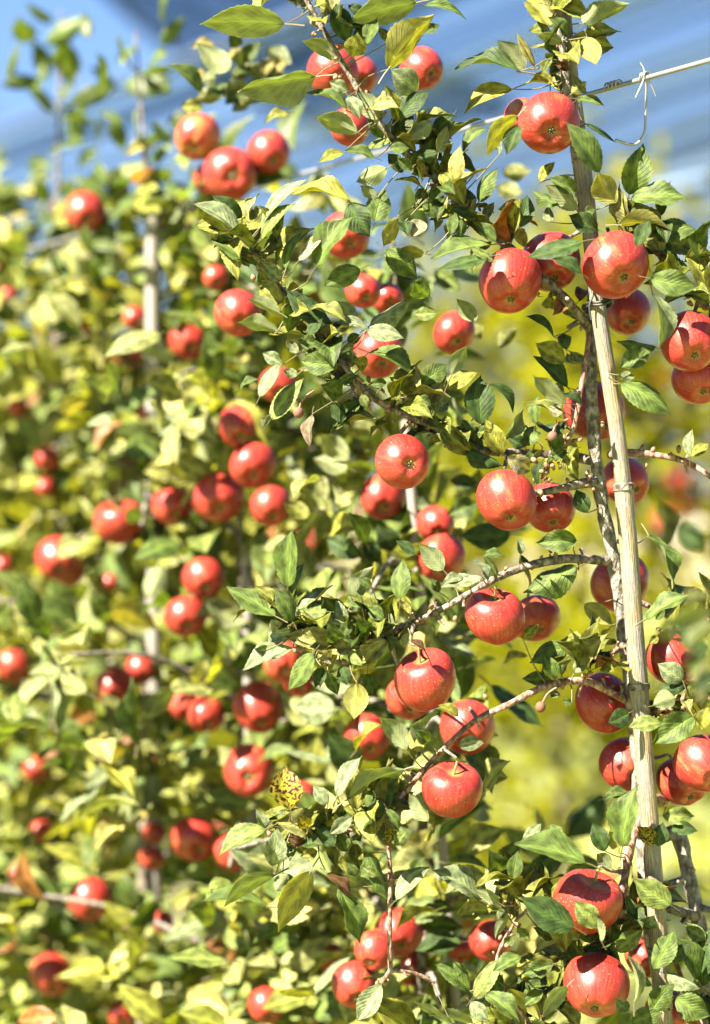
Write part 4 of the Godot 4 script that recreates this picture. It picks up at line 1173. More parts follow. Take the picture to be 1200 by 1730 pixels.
	leaf(-0.026, 1.820, -2.306, -0.005, 1.793, -2.310, 0.460, 0.219, 0.860, 0.019, "d")
	leaf(0.192, 1.179, -2.325, 0.159, 1.163, -2.318, -0.150, 0.650, 0.745, 0.020, "t")
	leaf(-0.043, 1.600, -2.296, -0.069, 1.572, -2.295, -0.522, 0.475, 0.708, 0.021, "p")
	leaf(-0.008, 2.164, -2.251, 0.006, 2.135, -2.247, 0.208, 0.234, 0.950, 0.018, "p")
	leaf(0.023, 2.094, -2.253, -0.012, 2.100, -2.243, 0.318, 0.606, 0.730, 0.020, "t")
	leaf(-0.026, 1.449, -2.608, -0.082, 1.450, -2.647, -0.575, -0.039, 0.817, 0.042, "p")
	leaf(0.014, 1.506, -2.313, 0.020, 1.479, -2.334, 0.121, -0.601, 0.790, 0.021, "d")
	leaf(0.166, 1.242, -2.315, 0.137, 1.257, -2.319, 0.329, 0.395, -0.858, 0.018, "u")
	leaf(0.016, 1.901, -2.286, -0.023, 1.908, -2.279, 0.252, 0.749, 0.612, 0.022, "p")
	leaf(0.157, 1.844, -2.337, 0.187, 1.810, -2.351, 0.743, 0.465, 0.481, 0.025, "d")
	leaf(0.120, 1.423, -2.318, 0.150, 1.426, -2.315, -0.112, -0.052, 0.992, 0.018, "p")
	leaf(0.126, 2.111, -2.302, 0.155, 2.138, -2.297, -0.598, 0.499, 0.628, 0.022, "t")
	leaf(0.032, 2.127, -2.299, 0.015, 2.152, -2.294, 0.070, -0.142, 0.987, 0.017, "t")
	leaf(0.391, 1.105, -2.367, 0.409, 1.131, -2.364, -0.025, -0.079, 0.997, 0.017, "d")
	leaf(-0.020, 1.544, -2.277, -0.031, 1.567, -2.255, 0.263, -0.597, 0.758, 0.020, "t")
	leaf(0.351, 1.486, -2.311, 0.384, 1.495, -2.308, -0.226, 0.549, 0.805, 0.019, "d")
	leaf(0.368, 1.172, -2.329, 0.388, 1.195, -2.326, -0.043, -0.091, 0.995, 0.017, "d")
	leaf(0.350, 2.003, -2.316, 0.381, 1.978, -2.313, 0.456, 0.636, 0.623, 0.022, "t")
	leaf(-0.072, 1.595, -2.301, -0.057, 1.634, -2.289, -0.850, 0.166, 0.500, 0.024, "t")
	leaf(0.245, 2.240, -2.276, 0.221, 2.260, -2.266, 0.495, 0.147, 0.857, 0.018, "t")
	leaf(-0.031, 1.359, -2.277, -0.048, 1.381, -2.278, -0.049, 0.024, 0.999, 0.017, "p")
	leaf(0.371, 1.322, -2.358, 0.402, 1.320, -2.350, -0.224, 0.282, 0.933, 0.017, "d")
	leaf(0.111, 2.042, -2.278, 0.142, 2.030, -2.275, 0.122, 0.536, 0.836, 0.018, "d")
	leaf(0.096, 2.104, -2.274, 0.106, 2.137, -2.275, -0.638, 0.172, -0.751, 0.019, "u")
	leaf(0.231, 1.897, -2.309, 0.197, 1.920, -2.302, 0.548, 0.623, 0.559, 0.022, "d")
	leaf(0.055, 2.087, -2.300, 0.038, 2.110, -2.301, -0.042, 0.016, 0.999, 0.017, "d")
	leaf(0.307, 2.035, -2.329, 0.319, 2.062, -2.349, 0.238, 0.512, 0.825, 0.020, "p")
	leaf(-0.032, 1.278, -2.298, -0.003, 1.249, -2.302, 0.626, 0.538, 0.564, 0.022, "b")
	leaf(-0.032, 1.507, -2.304, -0.020, 1.481, -2.307, 0.028, -0.104, 0.994, 0.017, "t")
	leaf(0.069, 1.826, -2.307, 0.091, 1.811, -2.301, -0.199, 0.089, 0.976, 0.018, "t")
	leaf(0.268, 2.142, -2.290, 0.303, 2.119, -2.290, 0.469, 0.698, 0.542, 0.022, "d")
	leaf(0.104, 1.561, -2.300, 0.093, 1.575, -2.304, 0.277, 0.446, 0.851, 0.010, "P")
	leaf(0.165, 1.783, -2.340, 0.139, 1.792, -2.342, -0.081, -0.013, 0.997, 0.017, "t")
	leaf(0.398, 1.441, -2.305, 0.408, 1.470, -2.300, -0.482, 0.016, 0.876, 0.017, "y")
	leaf(-0.013, 2.100, -2.254, -0.042, 2.089, -2.258, -0.253, 0.349, 0.902, 0.016, "y")
	leaf(0.212, 1.797, -2.339, 0.217, 1.832, -2.338, -0.704, 0.089, 0.704, 0.019, "t")
	leaf(0.178, 1.477, -2.627, 0.247, 1.423, -2.619, 0.503, 0.712, 0.489, 0.047, "d")
	leaf(-0.009, 1.301, -2.316, -0.020, 1.324, -2.315, 0.002, -0.043, 0.999, 0.018, "t")
	leaf(0.081, 1.993, -2.304, 0.047, 1.997, -2.313, 0.258, 0.729, -0.634, 0.019, "y")
	leaf(-0.082, 1.859, -2.264, -0.106, 1.873, -2.268, -0.135, 0.041, 0.990, 0.016, "p")
	leaf(0.305, 1.299, -2.317, 0.293, 1.325, -2.312, -0.051, 0.152, -0.987, 0.016, "y")
	leaf(0.312, 1.583, -1.752, 0.272, 1.568, -1.765, -0.000, 0.652, -0.758, 0.024, "c")
	leaf(0.094, 1.922, -2.290, 0.068, 1.922, -2.296, -0.231, -0.034, 0.972, 0.017, "l")
	leaf(0.255, 2.166, -2.269, 0.287, 2.157, -2.266, 0.122, 0.677, 0.725, 0.018, "t")
	leaf(-0.163, 2.281, -2.575, -0.209, 2.319, -2.582, 0.156, 0.002, -0.988, 0.032, "u")
	leaf(0.196, 1.310, -2.339, 0.217, 1.331, -2.334, -0.351, 0.149, 0.925, 0.016, "p")
	leaf(-0.090, 1.260, -2.287, -0.076, 1.280, -2.285, 0.046, 0.106, -0.993, 0.017, "u")
	leaf(-0.055, 1.346, -2.316, -0.032, 1.372, -2.313, -0.534, 0.541, -0.650, 0.019, "y")
	leaf(0.014, 1.555, -2.291, 0.002, 1.570, -2.258, 0.499, -0.719, 0.484, 0.023, "d")
	leaf(0.279, 1.204, -2.275, 0.259, 1.243, -2.267, 0.789, 0.489, -0.373, 0.024, "u")
	leaf(0.033, 1.569, -2.290, 0.014, 1.583, -2.296, -0.217, 0.113, 0.969, 0.017, "t")
	leaf(0.139, 1.783, -2.340, 0.125, 1.803, -2.338, 0.028, -0.079, 0.996, 0.017, "t")
	leaf(0.015, 2.114, -2.290, 0.046, 2.125, -2.290, -0.248, 0.645, 0.723, 0.018, "l")
	leaf(0.036, 1.353, -2.285, 0.050, 1.327, -2.286, 0.382, 0.176, 0.907, 0.016, "t")
	leaf(0.095, 2.087, -2.300, 0.081, 2.115, -2.307, 0.391, 0.416, 0.821, 0.017, "t")
	leaf(0.131, 1.989, -2.236, 0.158, 1.972, -2.236, 0.351, 0.596, 0.722, 0.018, "l")
	leaf(0.283, 1.540, -2.340, 0.277, 1.574, -2.336, 0.769, 0.064, 0.636, 0.019, "d")
	leaf(0.039, 1.577, -2.309, 0.045, 1.549, -2.315, 0.424, 0.262, -0.867, 0.016, "u")
	leaf(0.298, 1.279, -2.334, 0.280, 1.297, -2.326, -0.180, 0.222, -0.958, 0.017, "u")
	leaf(0.218, 1.135, -2.344, 0.195, 1.119, -2.339, -0.079, 0.373, 0.924, 0.016, "t")
	leaf(0.072, 2.048, -2.295, 0.084, 2.072, -2.311, 0.257, 0.451, 0.855, 0.018, "t")
	leaf(-0.037, 1.513, -2.294, -0.046, 1.490, -2.287, 0.103, 0.234, 0.967, 0.016, "d")
	leaf(-0.015, 1.515, -2.296, -0.009, 1.493, -2.291, -0.061, 0.199, 0.978, 0.017, "d")
	leaf(0.234, 1.314, -2.306, 0.226, 1.332, -2.322, -0.295, 0.585, 0.756, 0.018, "t")
	leaf(-0.043, 1.887, -2.287, -0.066, 1.890, -2.288, -0.057, -0.033, 0.998, 0.017, "t")
	leaf(-0.083, 1.277, -2.306, -0.071, 1.257, -2.310, -0.060, 0.149, -0.987, 0.017, "u")
	leaf(0.200, 1.771, -2.340, 0.179, 1.782, -2.335, 0.182, -0.140, 0.973, 0.017, "d")
	leaf(-0.078, 1.334, -2.321, -0.098, 1.345, -2.327, -0.241, 0.086, 0.967, 0.017, "l")
	leaf(0.312, 1.548, -1.753, 0.281, 1.572, -1.752, 0.236, 0.234, 0.943, 0.021, "d")
	leaf(0.217, 2.080, -2.320, 0.235, 2.105, -2.324, -0.438, 0.437, 0.786, 0.017, "y")
	leaf(0.178, 1.222, -2.338, 0.163, 1.197, -2.335, -0.529, 0.213, -0.821, 0.016, "u")
	leaf(-0.006, 1.533, -2.283, 0.008, 1.516, -2.268, -0.406, 0.421, 0.812, 0.017, "l")
	leaf(0.008, 1.583, -2.293, -0.009, 1.597, -2.309, -0.468, 0.338, 0.816, 0.017, "t")
	leaf(0.086, 1.426, -2.319, 0.068, 1.442, -2.302, 0.417, -0.413, 0.809, 0.017, "t")
	leaf(0.166, 1.617, -2.321, 0.149, 1.646, -2.323, 0.632, 0.422, 0.650, 0.018, "t")
	leaf(-0.008, 2.172, -2.258, -0.030, 2.182, -2.254, 0.144, -0.106, 0.984, 0.015, "p")
	leaf(0.110, 2.010, -2.273, 0.116, 2.036, -2.275, -0.168, 0.110, 0.980, 0.014, "t")
	leaf(0.070, 1.643, -2.285, 0.047, 1.659, -2.283, 0.355, 0.359, 0.863, 0.015, "d")
	leaf(0.141, 2.089, -2.309, 0.127, 2.117, -2.316, 0.516, 0.446, 0.731, 0.017, "d")
	leaf(0.094, 2.035, -2.299, 0.077, 2.052, -2.298, 0.009, -0.049, 0.999, 0.015, "t")
	leaf(0.136, 1.153, -2.570, 0.076, 1.143, -2.565, -0.046, 0.660, 0.750, 0.033, "d")
	leaf(0.337, 1.212, -2.327, 0.344, 1.229, -2.310, -0.257, -0.639, 0.725, 0.021, "d")
	leaf(0.237, 2.229, -2.259, 0.207, 2.236, -2.255, 0.095, 0.767, -0.634, 0.017, "u")
	leaf(0.006, 1.645, -2.600, -0.038, 1.671, -2.617, -0.288, 0.130, 0.949, 0.030, "d")
	leaf(0.493, 1.704, -2.998, 0.521, 1.659, -2.987, -0.129, 0.169, 0.977, 0.037, "d")
	leaf(-0.007, 1.775, -2.615, -0.046, 1.806, -2.597, -0.250, 0.243, -0.937, 0.030, "c")
	leaf(0.026, 2.054, -2.279, 0.006, 2.067, -2.273, -0.177, 0.158, -0.971, 0.014, "u")
	leaf(0.343, 1.144, -2.330, 0.325, 1.167, -2.328, 0.544, 0.319, 0.776, 0.016, "t")
	leaf(-0.105, 1.325, -2.305, -0.114, 1.351, -2.303, 0.502, 0.101, 0.859, 0.015, "p")
	leaf(0.231, 1.193, -2.357, 0.208, 1.208, -2.351, 0.470, 0.361, 0.805, 0.016, "t")
	leaf(0.094, 2.102, -2.262, 0.071, 2.097, -2.265, -0.127, -0.069, 0.989, 0.014, "d")
	leaf(-0.022, 2.274, -2.285, -0.045, 2.278, -2.280, 0.176, -0.075, 0.981, 0.014, "y")
	leaf(0.251, 2.214, -2.287, 0.265, 2.239, -2.284, -0.622, 0.254, 0.740, 0.016, "l")
	leaf(0.120, 2.008, -2.275, 0.124, 2.029, -2.268, -0.045, -0.289, 0.956, 0.014, "t")
	leaf(0.251, 2.177, -2.289, 0.268, 2.190, -2.284, 0.132, 0.146, -0.980, 0.015, "y")
	leaf(-0.200, 2.252, -2.576, -0.243, 2.282, -2.552, 0.605, 0.289, 0.742, 0.031, "t")
	leaf(-0.054, 1.893, -2.266, -0.037, 1.913, -2.271, -0.286, 0.450, 0.846, 0.015, "d")
	leaf(0.117, 1.460, -2.258, 0.093, 1.473, -2.253, 0.416, 0.448, 0.792, 0.015, "y")
	leaf(-0.015, 1.550, -2.273, -0.003, 1.569, -2.269, -0.072, -0.167, 0.983, 0.014, "t")
	leaf(0.085, 2.055, -2.283, 0.105, 2.066, -2.282, -0.006, -0.044, 0.999, 0.014, "d")
	leaf(0.268, 2.177, -2.289, 0.251, 2.198, -2.283, 0.596, 0.296, 0.746, 0.015, "l")
	leaf(0.040, 2.106, -2.254, 0.062, 2.104, -2.248, -0.262, -0.026, 0.965, 0.014, "t")
	leaf(0.386, 1.756, -2.294, 0.389, 1.788, -2.292, -0.795, 0.033, 0.606, 0.017, "p")
	leaf(0.309, 1.127, -2.275, 0.294, 1.143, -2.265, 0.266, -0.321, 0.909, 0.016, "d")
	leaf(-0.010, 1.762, -2.616, -0.056, 1.776, -2.626, 0.221, -0.025, -0.975, 0.029, "c")
	leaf(0.322, 1.223, -2.329, 0.315, 1.248, -2.334, 0.457, 0.288, 0.842, 0.014, "t")
	leaf(0.014, 1.863, -2.300, -0.003, 1.867, -2.286, 0.577, -0.191, 0.794, 0.018, "y")
	leaf(0.308, 1.573, -1.722, 0.285, 1.549, -1.734, -0.141, 0.549, -0.824, 0.019, "c")
	leaf(0.389, 1.758, -2.311, 0.411, 1.773, -2.312, -0.287, 0.456, 0.843, 0.015, "y")
	leaf(0.058, 1.328, -2.282, 0.044, 1.311, -2.281, 0.045, 0.013, 0.999, 0.014, "l")
	leaf(0.190, 1.209, -2.346, 0.204, 1.192, -2.347, -0.011, -0.027, 1.000, 0.014, "l")
	leaf(0.065, 2.081, -2.259, 0.048, 2.094, -2.255, 0.156, -0.161, 0.974, 0.014, "t")
	leaf(0.195, 1.546, -2.319, 0.213, 1.563, -2.316, -0.312, 0.205, 0.928, 0.014, "y")
	leaf(0.452, 1.665, -2.900, 0.432, 1.739, -2.885, 0.815, 0.308, -0.490, 0.042, "c")
	leaf(0.152, 1.612, -2.281, 0.133, 1.637, -2.285, 0.616, 0.545, 0.569, 0.017, "p")
	leaf(0.124, 1.617, -2.288, 0.099, 1.607, -2.287, -0.195, 0.584, 0.788, 0.015, "p")
	leaf(-0.036, 1.709, -2.598, -0.077, 1.738, -2.584, 0.045, 0.494, -0.868, 0.028, "c")
	leaf(-0.015, 1.300, -2.280, -0.009, 1.280, -2.284, -0.047, 0.212, -0.976, 0.015, "y")
	leaf(0.057, 2.026, -2.282, 0.060, 2.005, -2.260, -0.082, 0.711, 0.698, 0.018, "d")
	leaf(0.229, 1.120, -2.337, 0.237, 1.143, -2.333, -0.337, 0.302, -0.892, 0.014, "u")
	leaf(0.212, 1.726, -2.316, 0.220, 1.755, -2.310, -0.772, 0.084, 0.630, 0.016, "d")
	leaf(0.322, 1.364, -2.356, 0.292, 1.356, -2.353, -0.133, 0.746, 0.653, 0.017, "t")
	leaf(0.091, 1.812, -2.310, 0.109, 1.822, -2.327, 0.572, 0.273, 0.773, 0.016, "p")
	leaf(0.245, 1.881, -2.307, 0.242, 1.902, -2.324, -0.080, 0.615, 0.784, 0.016, "t")
	leaf(-0.032, 1.855, -2.279, -0.015, 1.874, -2.277, -0.475, 0.325, 0.817, 0.014, "l")
	leaf(-0.043, 1.304, -2.294, -0.063, 1.298, -2.293, 0.029, -0.032, 0.999, 0.014, "y")
	leaf(0.148, 1.643, -2.299, 0.173, 1.640, -2.292, -0.156, 0.583, 0.797, 0.014, "t")
	leaf(0.009, 2.260, -2.258, -0.008, 2.272, -2.261, -0.119, 0.045, 0.992, 0.014, "d")
	leaf(0.051, 1.655, -2.600, 0.028, 1.690, -2.585, 0.160, -0.288, 0.944, 0.030, "d")
	leaf(0.101, 1.201, -2.518, 0.049, 1.173, -2.522, -0.359, 0.744, -0.564, 0.032, "y")
	leaf(0.261, 1.816, -2.287, 0.238, 1.827, -2.283, 0.351, 0.444, 0.825, 0.014, "d")
	leaf(0.158, 1.716, -2.597, 0.119, 1.700, -2.595, 0.070, -0.011, 0.998, 0.029, "t")
	leaf(0.201, 1.233, -2.340, 0.187, 1.250, -2.342, 0.091, -0.067, -0.994, 0.013, "u")
	leaf(0.043, 2.230, -2.254, 0.026, 2.244, -2.251, -0.070, 0.096, -0.993, 0.012, "y")
	leaf(-0.032, 1.320, -2.324, -0.009, 1.329, -2.322, -0.246, 0.416, 0.875, 0.013, "d")
	leaf(0.150, 2.031, -2.295, 0.161, 2.050, -2.287, -0.067, 0.407, -0.911, 0.012, "u")
	leaf(0.293, 1.357, -2.357, 0.319, 1.364, -2.353, -0.276, 0.616, 0.737, 0.015, "t")
	leaf(0.087, 1.816, -2.286, 0.070, 1.824, -2.288, -0.100, 0.011, 0.995, 0.014, "t")
	leaf(-0.018, 1.841, -2.284, 0.002, 1.849, -2.282, -0.043, -0.058, 0.997, 0.012, "t")
	leaf(0.179, 2.004, -2.320, 0.184, 2.026, -2.315, -0.451, -0.119, 0.885, 0.013, "t")
	leaf(0.042, 1.532, -2.307, 0.036, 1.555, -2.302, 0.502, -0.059, 0.863, 0.013, "t")
	leaf(0.229, 1.944, -2.307, 0.226, 1.933, -2.330, -0.247, -0.862, 0.442, 0.017, "y")
	leaf(0.187, 2.031, -2.310, 0.166, 2.019, -2.306, -0.093, 0.479, 0.873, 0.013, "l")
	leaf(0.217, 2.199, -2.285, 0.229, 2.220, -2.288, -0.360, 0.332, 0.872, 0.013, "l")
	leaf(-0.072, 1.295, -2.316, -0.084, 1.308, -2.329, 0.451, -0.420, -0.787, 0.014, "u")
	leaf(0.002, 1.544, -2.296, 0.025, 1.544, -2.295, -0.067, 0.344, 0.937, 0.012, "b")
	leaf(0.226, 2.029, -2.297, 0.224, 2.050, -2.302, 0.029, -0.230, -0.973, 0.013, "u")
	leaf(0.036, 1.840, -2.276, 0.015, 1.837, -2.274, 0.093, -0.027, 0.995, 0.012, "t")
	leaf(0.025, 1.277, -2.288, 0.008, 1.287, -2.293, -0.219, 0.095, 0.971, 0.012, "l")
	leaf(0.002, 1.277, -2.284, -0.009, 1.294, -2.282, 0.017, -0.066, 0.998, 0.012, "t")
	leaf(0.066, 1.808, -2.326, 0.048, 1.819, -2.321, 0.179, -0.155, 0.972, 0.013, "t")
	leaf(0.065, 1.577, -2.312, 0.048, 1.589, -2.312, 0.004, 0.038, -0.999, 0.013, "y")
	leaf(-0.038, 1.333, -2.311, -0.043, 1.351, -2.296, 0.158, -0.591, 0.791, 0.014, "t")
	leaf(0.167, 1.215, -2.346, 0.181, 1.232, -2.344, -0.224, 0.309, -0.924, 0.012, "u")
	leaf(0.296, 1.515, -1.725, 0.307, 1.541, -1.729, -0.072, -0.118, -0.990, 0.017, "c")
	leaf(-0.065, 1.874, -2.273, -0.079, 1.888, -2.270, -0.091, 0.130, -0.987, 0.012, "u")
	leaf(0.226, 2.184, -2.261, 0.203, 2.192, -2.260, 0.186, 0.630, -0.754, 0.013, "y")
	leaf(0.269, 1.871, -2.334, 0.252, 1.883, -2.336, 0.106, -0.034, -0.994, 0.012, "u")
	leaf(0.081, 2.248, -2.285, 0.099, 2.255, -2.280, -0.239, -0.134, 0.962, 0.012, "t")
	leaf(-0.132, 1.832, -2.280, -0.108, 1.843, -2.272, -0.460, 0.639, 0.617, 0.015, "t")
	leaf(0.306, 1.851, -2.302, 0.324, 1.848, -2.300, 0.098, 0.024, -0.995, 0.013, "u")
	leaf(-0.060, 1.312, -2.296, -0.077, 1.321, -2.290, 0.238, -0.171, 0.956, 0.012, "b")
	leaf(0.199, 1.623, -2.334, 0.194, 1.644, -2.340, 0.087, 0.280, 0.956, 0.012, "t")
	leaf(0.241, 1.503, -2.330, 0.252, 1.523, -2.324, -0.441, 0.469, -0.766, 0.013, "u")
	leaf(0.368, 1.471, -2.331, 0.384, 1.460, -2.325, -0.246, 0.126, 0.961, 0.011, "t")
	leaf(-0.007, 1.109, -2.722, -0.061, 1.075, -2.743, -0.356, 0.833, -0.424, 0.036, "c")
	leaf(-0.043, 1.848, -2.272, -0.054, 1.863, -2.275, -0.104, 0.092, 0.990, 0.012, "d")
	leaf(0.029, 1.814, -2.614, -0.014, 1.813, -2.599, -0.316, 0.264, -0.911, 0.024, "c")
	leaf(-0.066, 1.850, -2.287, -0.083, 1.855, -2.285, -0.099, 0.072, -0.992, 0.012, "u")
	leaf(-0.009, 1.890, -2.292, 0.008, 1.896, -2.292, -0.022, -0.047, 0.999, 0.013, "t")
	leaf(-0.055, 1.549, -2.312, -0.072, 1.543, -2.317, -0.238, -0.122, 0.964, 0.013, "l")
	leaf(0.306, 1.598, -1.721, 0.280, 1.587, -1.714, -0.348, 0.290, -0.891, 0.016, "c")
	leaf(0.226, 1.755, -2.279, 0.243, 1.762, -2.278, -0.033, -0.054, 0.998, 0.012, "t")
	leaf(0.200, 2.167, -2.679, 0.240, 2.171, -2.680, -0.020, 0.038, -0.999, 0.025, "c")
	leaf(0.097, 1.791, -2.296, 0.085, 1.801, -2.313, -0.590, 0.424, 0.687, 0.014, "t")
	leaf(0.307, 1.533, -1.704, 0.286, 1.516, -1.706, -0.024, -0.059, 0.998, 0.015, "d")
	leaf(0.098, 1.600, -2.324, 0.089, 1.617, -2.322, 0.034, -0.108, 0.994, 0.011, "t")
	leaf(0.174, 1.754, -2.264, 0.201, 1.739, -2.286, 0.478, -0.322, 0.817, 0.023, "P")
	leaf(0.019, 1.606, -2.296, 0.005, 1.617, -2.298, -0.104, 0.043, 0.994, 0.011, "t")
	leaf(0.008, 1.322, -2.309, -0.006, 1.310, -2.313, -0.130, -0.149, 0.980, 0.011, "t")
	leaf(0.320, 1.560, -1.803, 0.296, 1.580, -1.801, 0.380, 0.531, -0.757, 0.017, "c")
	leaf(-0.102, 1.533, -2.286, -0.115, 1.536, -2.269, 0.753, -0.254, 0.607, 0.014, "p")
	leaf(-0.035, 1.815, -2.316, -0.038, 1.828, -2.298, 0.152, -0.807, 0.571, 0.014, "t")
	leaf(0.190, 1.643, -2.290, 0.187, 1.663, -2.293, 0.344, 0.190, 0.919, 0.011, "p")
	leaf(-0.059, 1.700, -2.598, -0.094, 1.716, -2.595, -0.068, 0.071, -0.995, 0.023, "y")
	leaf(0.008, 1.826, -2.276, 0.014, 1.809, -2.274, -0.038, 0.075, 0.996, 0.011, "l")
	leaf(0.297, 1.530, -1.784, 0.314, 1.550, -1.779, -0.101, -0.160, 0.982, 0.015, "t")
	leaf(0.192, 2.147, -2.680, 0.226, 2.138, -2.669, 0.294, -0.035, -0.955, 0.026, "c")
	leaf(0.032, 1.639, -2.601, 0.009, 1.668, -2.597, 0.033, -0.083, 0.996, 0.023, "d")
	leaf(-0.182, 2.275, -2.675, -0.223, 2.267, -2.690, 0.225, 0.457, -0.860, 0.024, "c")
	leaf(-0.037, 1.725, -2.647, -0.066, 1.758, -2.648, 0.453, 0.379, -0.807, 0.024, "c")
	leaf(0.248, 2.205, -2.288, 0.231, 2.210, -2.284, 0.168, -0.087, 0.982, 0.011, "b")
	leaf(0.168, 2.106, -2.282, 0.154, 2.125, -2.288, 0.710, 0.328, -0.623, 0.013, "u")
	leaf(0.174, 1.195, -2.327, 0.185, 1.205, -2.317, -0.377, -0.407, 0.832, 0.013, "l")
	leaf(0.266, 2.040, -2.294, 0.279, 2.041, -2.285, -0.551, -0.096, 0.829, 0.013, "t")
	leaf(-0.107, 1.790, -2.318, -0.098, 1.806, -2.311, -0.255, 0.456, -0.853, 0.011, "u")
	leaf(-0.003, 1.862, -2.297, -0.006, 1.882, -2.295, 0.528, 0.167, -0.833, 0.011, "u")
	leaf(-0.121, 2.334, -2.673, -0.086, 2.310, -2.659, 0.507, 0.274, -0.817, 0.024, "u")
	leaf(-0.154, 2.318, -2.673, -0.126, 2.341, -2.658, -0.283, -0.266, 0.921, 0.022, "t")
	leaf(0.206, 1.751, -2.341, 0.205, 1.767, -2.336, 0.007, -0.313, 0.950, 0.012, "t")
	leaf(0.063, 1.545, -2.255, 0.080, 1.534, -2.253, 0.276, 0.550, 0.789, 0.011, "b")
	leaf(0.158, 1.742, -2.596, 0.124, 1.745, -2.607, -0.310, -0.007, 0.951, 0.021, "d")
	leaf(0.186, 1.918, -2.589, 0.211, 1.942, -2.577, 0.045, 0.418, -0.907, 0.020, "c")
	leaf(-0.017, 1.718, -2.647, -0.037, 1.748, -2.650, 0.062, -0.052, -0.997, 0.020, "c")
	leaf(-0.111, 2.317, -2.673, -0.104, 2.284, -2.666, 0.050, -0.203, -0.978, 0.023, "c")
	leaf(0.141, 1.931, -2.589, 0.166, 1.941, -2.566, 0.585, 0.291, -0.757, 0.023, "c")
	leaf(0.123, 2.102, -2.304, 0.138, 2.094, -2.304, 0.023, -0.054, 0.998, 0.009, "t")
	leaf(0.351, 1.549, -2.314, 0.340, 1.540, -2.313, 0.080, 0.018, 0.997, 0.010, "y")
	leaf(0.354, 1.568, -2.348, 0.365, 1.580, -2.347, -0.141, 0.078, 0.987, 0.009, "t")
	leaf(-0.085, 2.290, -2.674, -0.100, 2.261, -2.674, 0.022, 0.001, 1.000, 0.019, "l")
	leaf(-0.202, 2.242, -2.626, -0.232, 2.246, -2.631, -0.141, -0.020, 0.990, 0.020, "y")
	leaf(-0.118, 2.297, -2.674, -0.119, 2.268, -2.674, 0.003, 0.015, 1.000, 0.021, "l")
	leaf(-0.118, 2.280, -2.675, -0.147, 2.309, -2.684, 0.629, 0.439, -0.641, 0.023, "c")
	leaf(-0.144, 2.271, -2.675, -0.167, 2.250, -2.674, -0.059, -0.011, -0.998, 0.019, "c")
	leaf(-0.173, 2.329, -2.673, -0.141, 2.321, -2.679, 0.229, 0.218, 0.949, 0.018, "Y")
	leaf(0.254, 1.867, -2.327, 0.248, 1.880, -2.324, -0.059, 0.167, -0.984, 0.009, "u")
	leaf(0.114, 1.191, -2.568, 0.075, 1.183, -2.558, 0.013, 0.786, 0.618, 0.022, "l")
	leaf(-0.148, 2.298, -2.674, -0.128, 2.315, -2.668, 0.159, 0.173, -0.972, 0.020, "c")
	leaf(-0.154, 2.281, -2.675, -0.144, 2.318, -2.686, -0.700, -0.032, -0.713, 0.021, "c")
	leaf(0.070, 1.244, -2.516, 0.089, 1.270, -2.510, -0.438, 0.109, 0.892, 0.017, "t")
	leaf(-0.083, 2.199, -2.478, -0.114, 2.187, -2.478, -0.219, 0.540, 0.813, 0.018, "y")
	leaf(0.216, 1.520, -2.505, 0.182, 1.508, -2.496, -0.403, 0.705, -0.583, 0.020, "c")
	leaf(-0.144, 2.248, -2.626, -0.114, 2.256, -2.616, -0.364, 0.235, 0.901, 0.018, "y")
	leaf(0.289, 1.556, -1.803, 0.274, 1.567, -1.790, -0.434, 0.370, -0.822, 0.013, "c")
	leaf(0.312, 1.514, -1.745, 0.297, 1.504, -1.733, -0.479, -0.272, -0.835, 0.013, "c")
	leaf(0.239, 1.480, -2.331, 0.228, 1.482, -2.341, -0.687, 0.098, 0.720, 0.010, "l")
	leaf(-0.186, 2.288, -2.625, -0.211, 2.283, -2.644, 0.599, 0.169, -0.783, 0.020, "u")
	leaf(-0.154, 2.310, -2.574, -0.162, 2.327, -2.554, 0.298, -0.658, 0.691, 0.019, "t")
	leaf(-0.183, 2.286, -2.675, -0.179, 2.257, -2.646, -0.104, 0.694, 0.712, 0.023, "t")
	leaf(-0.095, 2.319, -2.673, -0.117, 2.302, -2.674, 0.002, -0.039, 0.999, 0.018, "Y")
	leaf(-0.152, 2.309, -2.674, -0.156, 2.324, -2.646, -0.200, 0.857, -0.474, 0.022, "u")
	leaf(-0.193, 2.295, -2.674, -0.228, 2.291, -2.674, -0.061, 0.627, 0.776, 0.019, "Y")
	leaf(-0.145, 2.287, -2.675, -0.178, 2.273, -2.663, -0.482, 0.618, -0.621, 0.020, "u")
	leaf(-0.190, 2.340, -2.672, -0.222, 2.334, -2.669, -0.012, 0.533, 0.846, 0.018, "Y")
	leaf(-0.156, 2.274, -2.675, -0.176, 2.257, -2.666, 0.277, 0.190, 0.942, 0.019, "t")
	leaf(-0.161, 2.287, -2.675, -0.184, 2.270, -2.686, 0.027, 0.516, -0.856, 0.017, "c")
	leaf(-0.117, 2.322, -2.673, -0.122, 2.296, -2.668, 0.047, 0.187, 0.981, 0.019, "Y")
	leaf(-0.101, 2.284, -2.675, -0.078, 2.279, -2.649, 0.729, -0.117, -0.675, 0.021, "c")
	leaf(0.252, 1.471, -2.326, 0.241, 1.474, -2.327, -0.136, -0.007, 0.991, 0.009, "t")
	leaf(0.030, 1.263, -2.516, 0.055, 1.274, -2.525, 0.083, 0.536, 0.840, 0.016, "t")
	leaf(-0.150, 2.301, -2.674, -0.148, 2.328, -2.704, -0.069, -0.741, -0.668, 0.023, "c")
	leaf(-0.165, 2.271, -2.675, -0.142, 2.289, -2.680, -0.318, 0.172, -0.933, 0.016, "c")
	leaf(-0.142, 2.307, -2.674, -0.169, 2.299, -2.681, -0.350, 0.384, 0.854, 0.016, "t")
	leaf(-0.144, 2.280, -2.675, -0.127, 2.293, -2.689, 0.480, 0.303, 0.823, 0.015, "t")
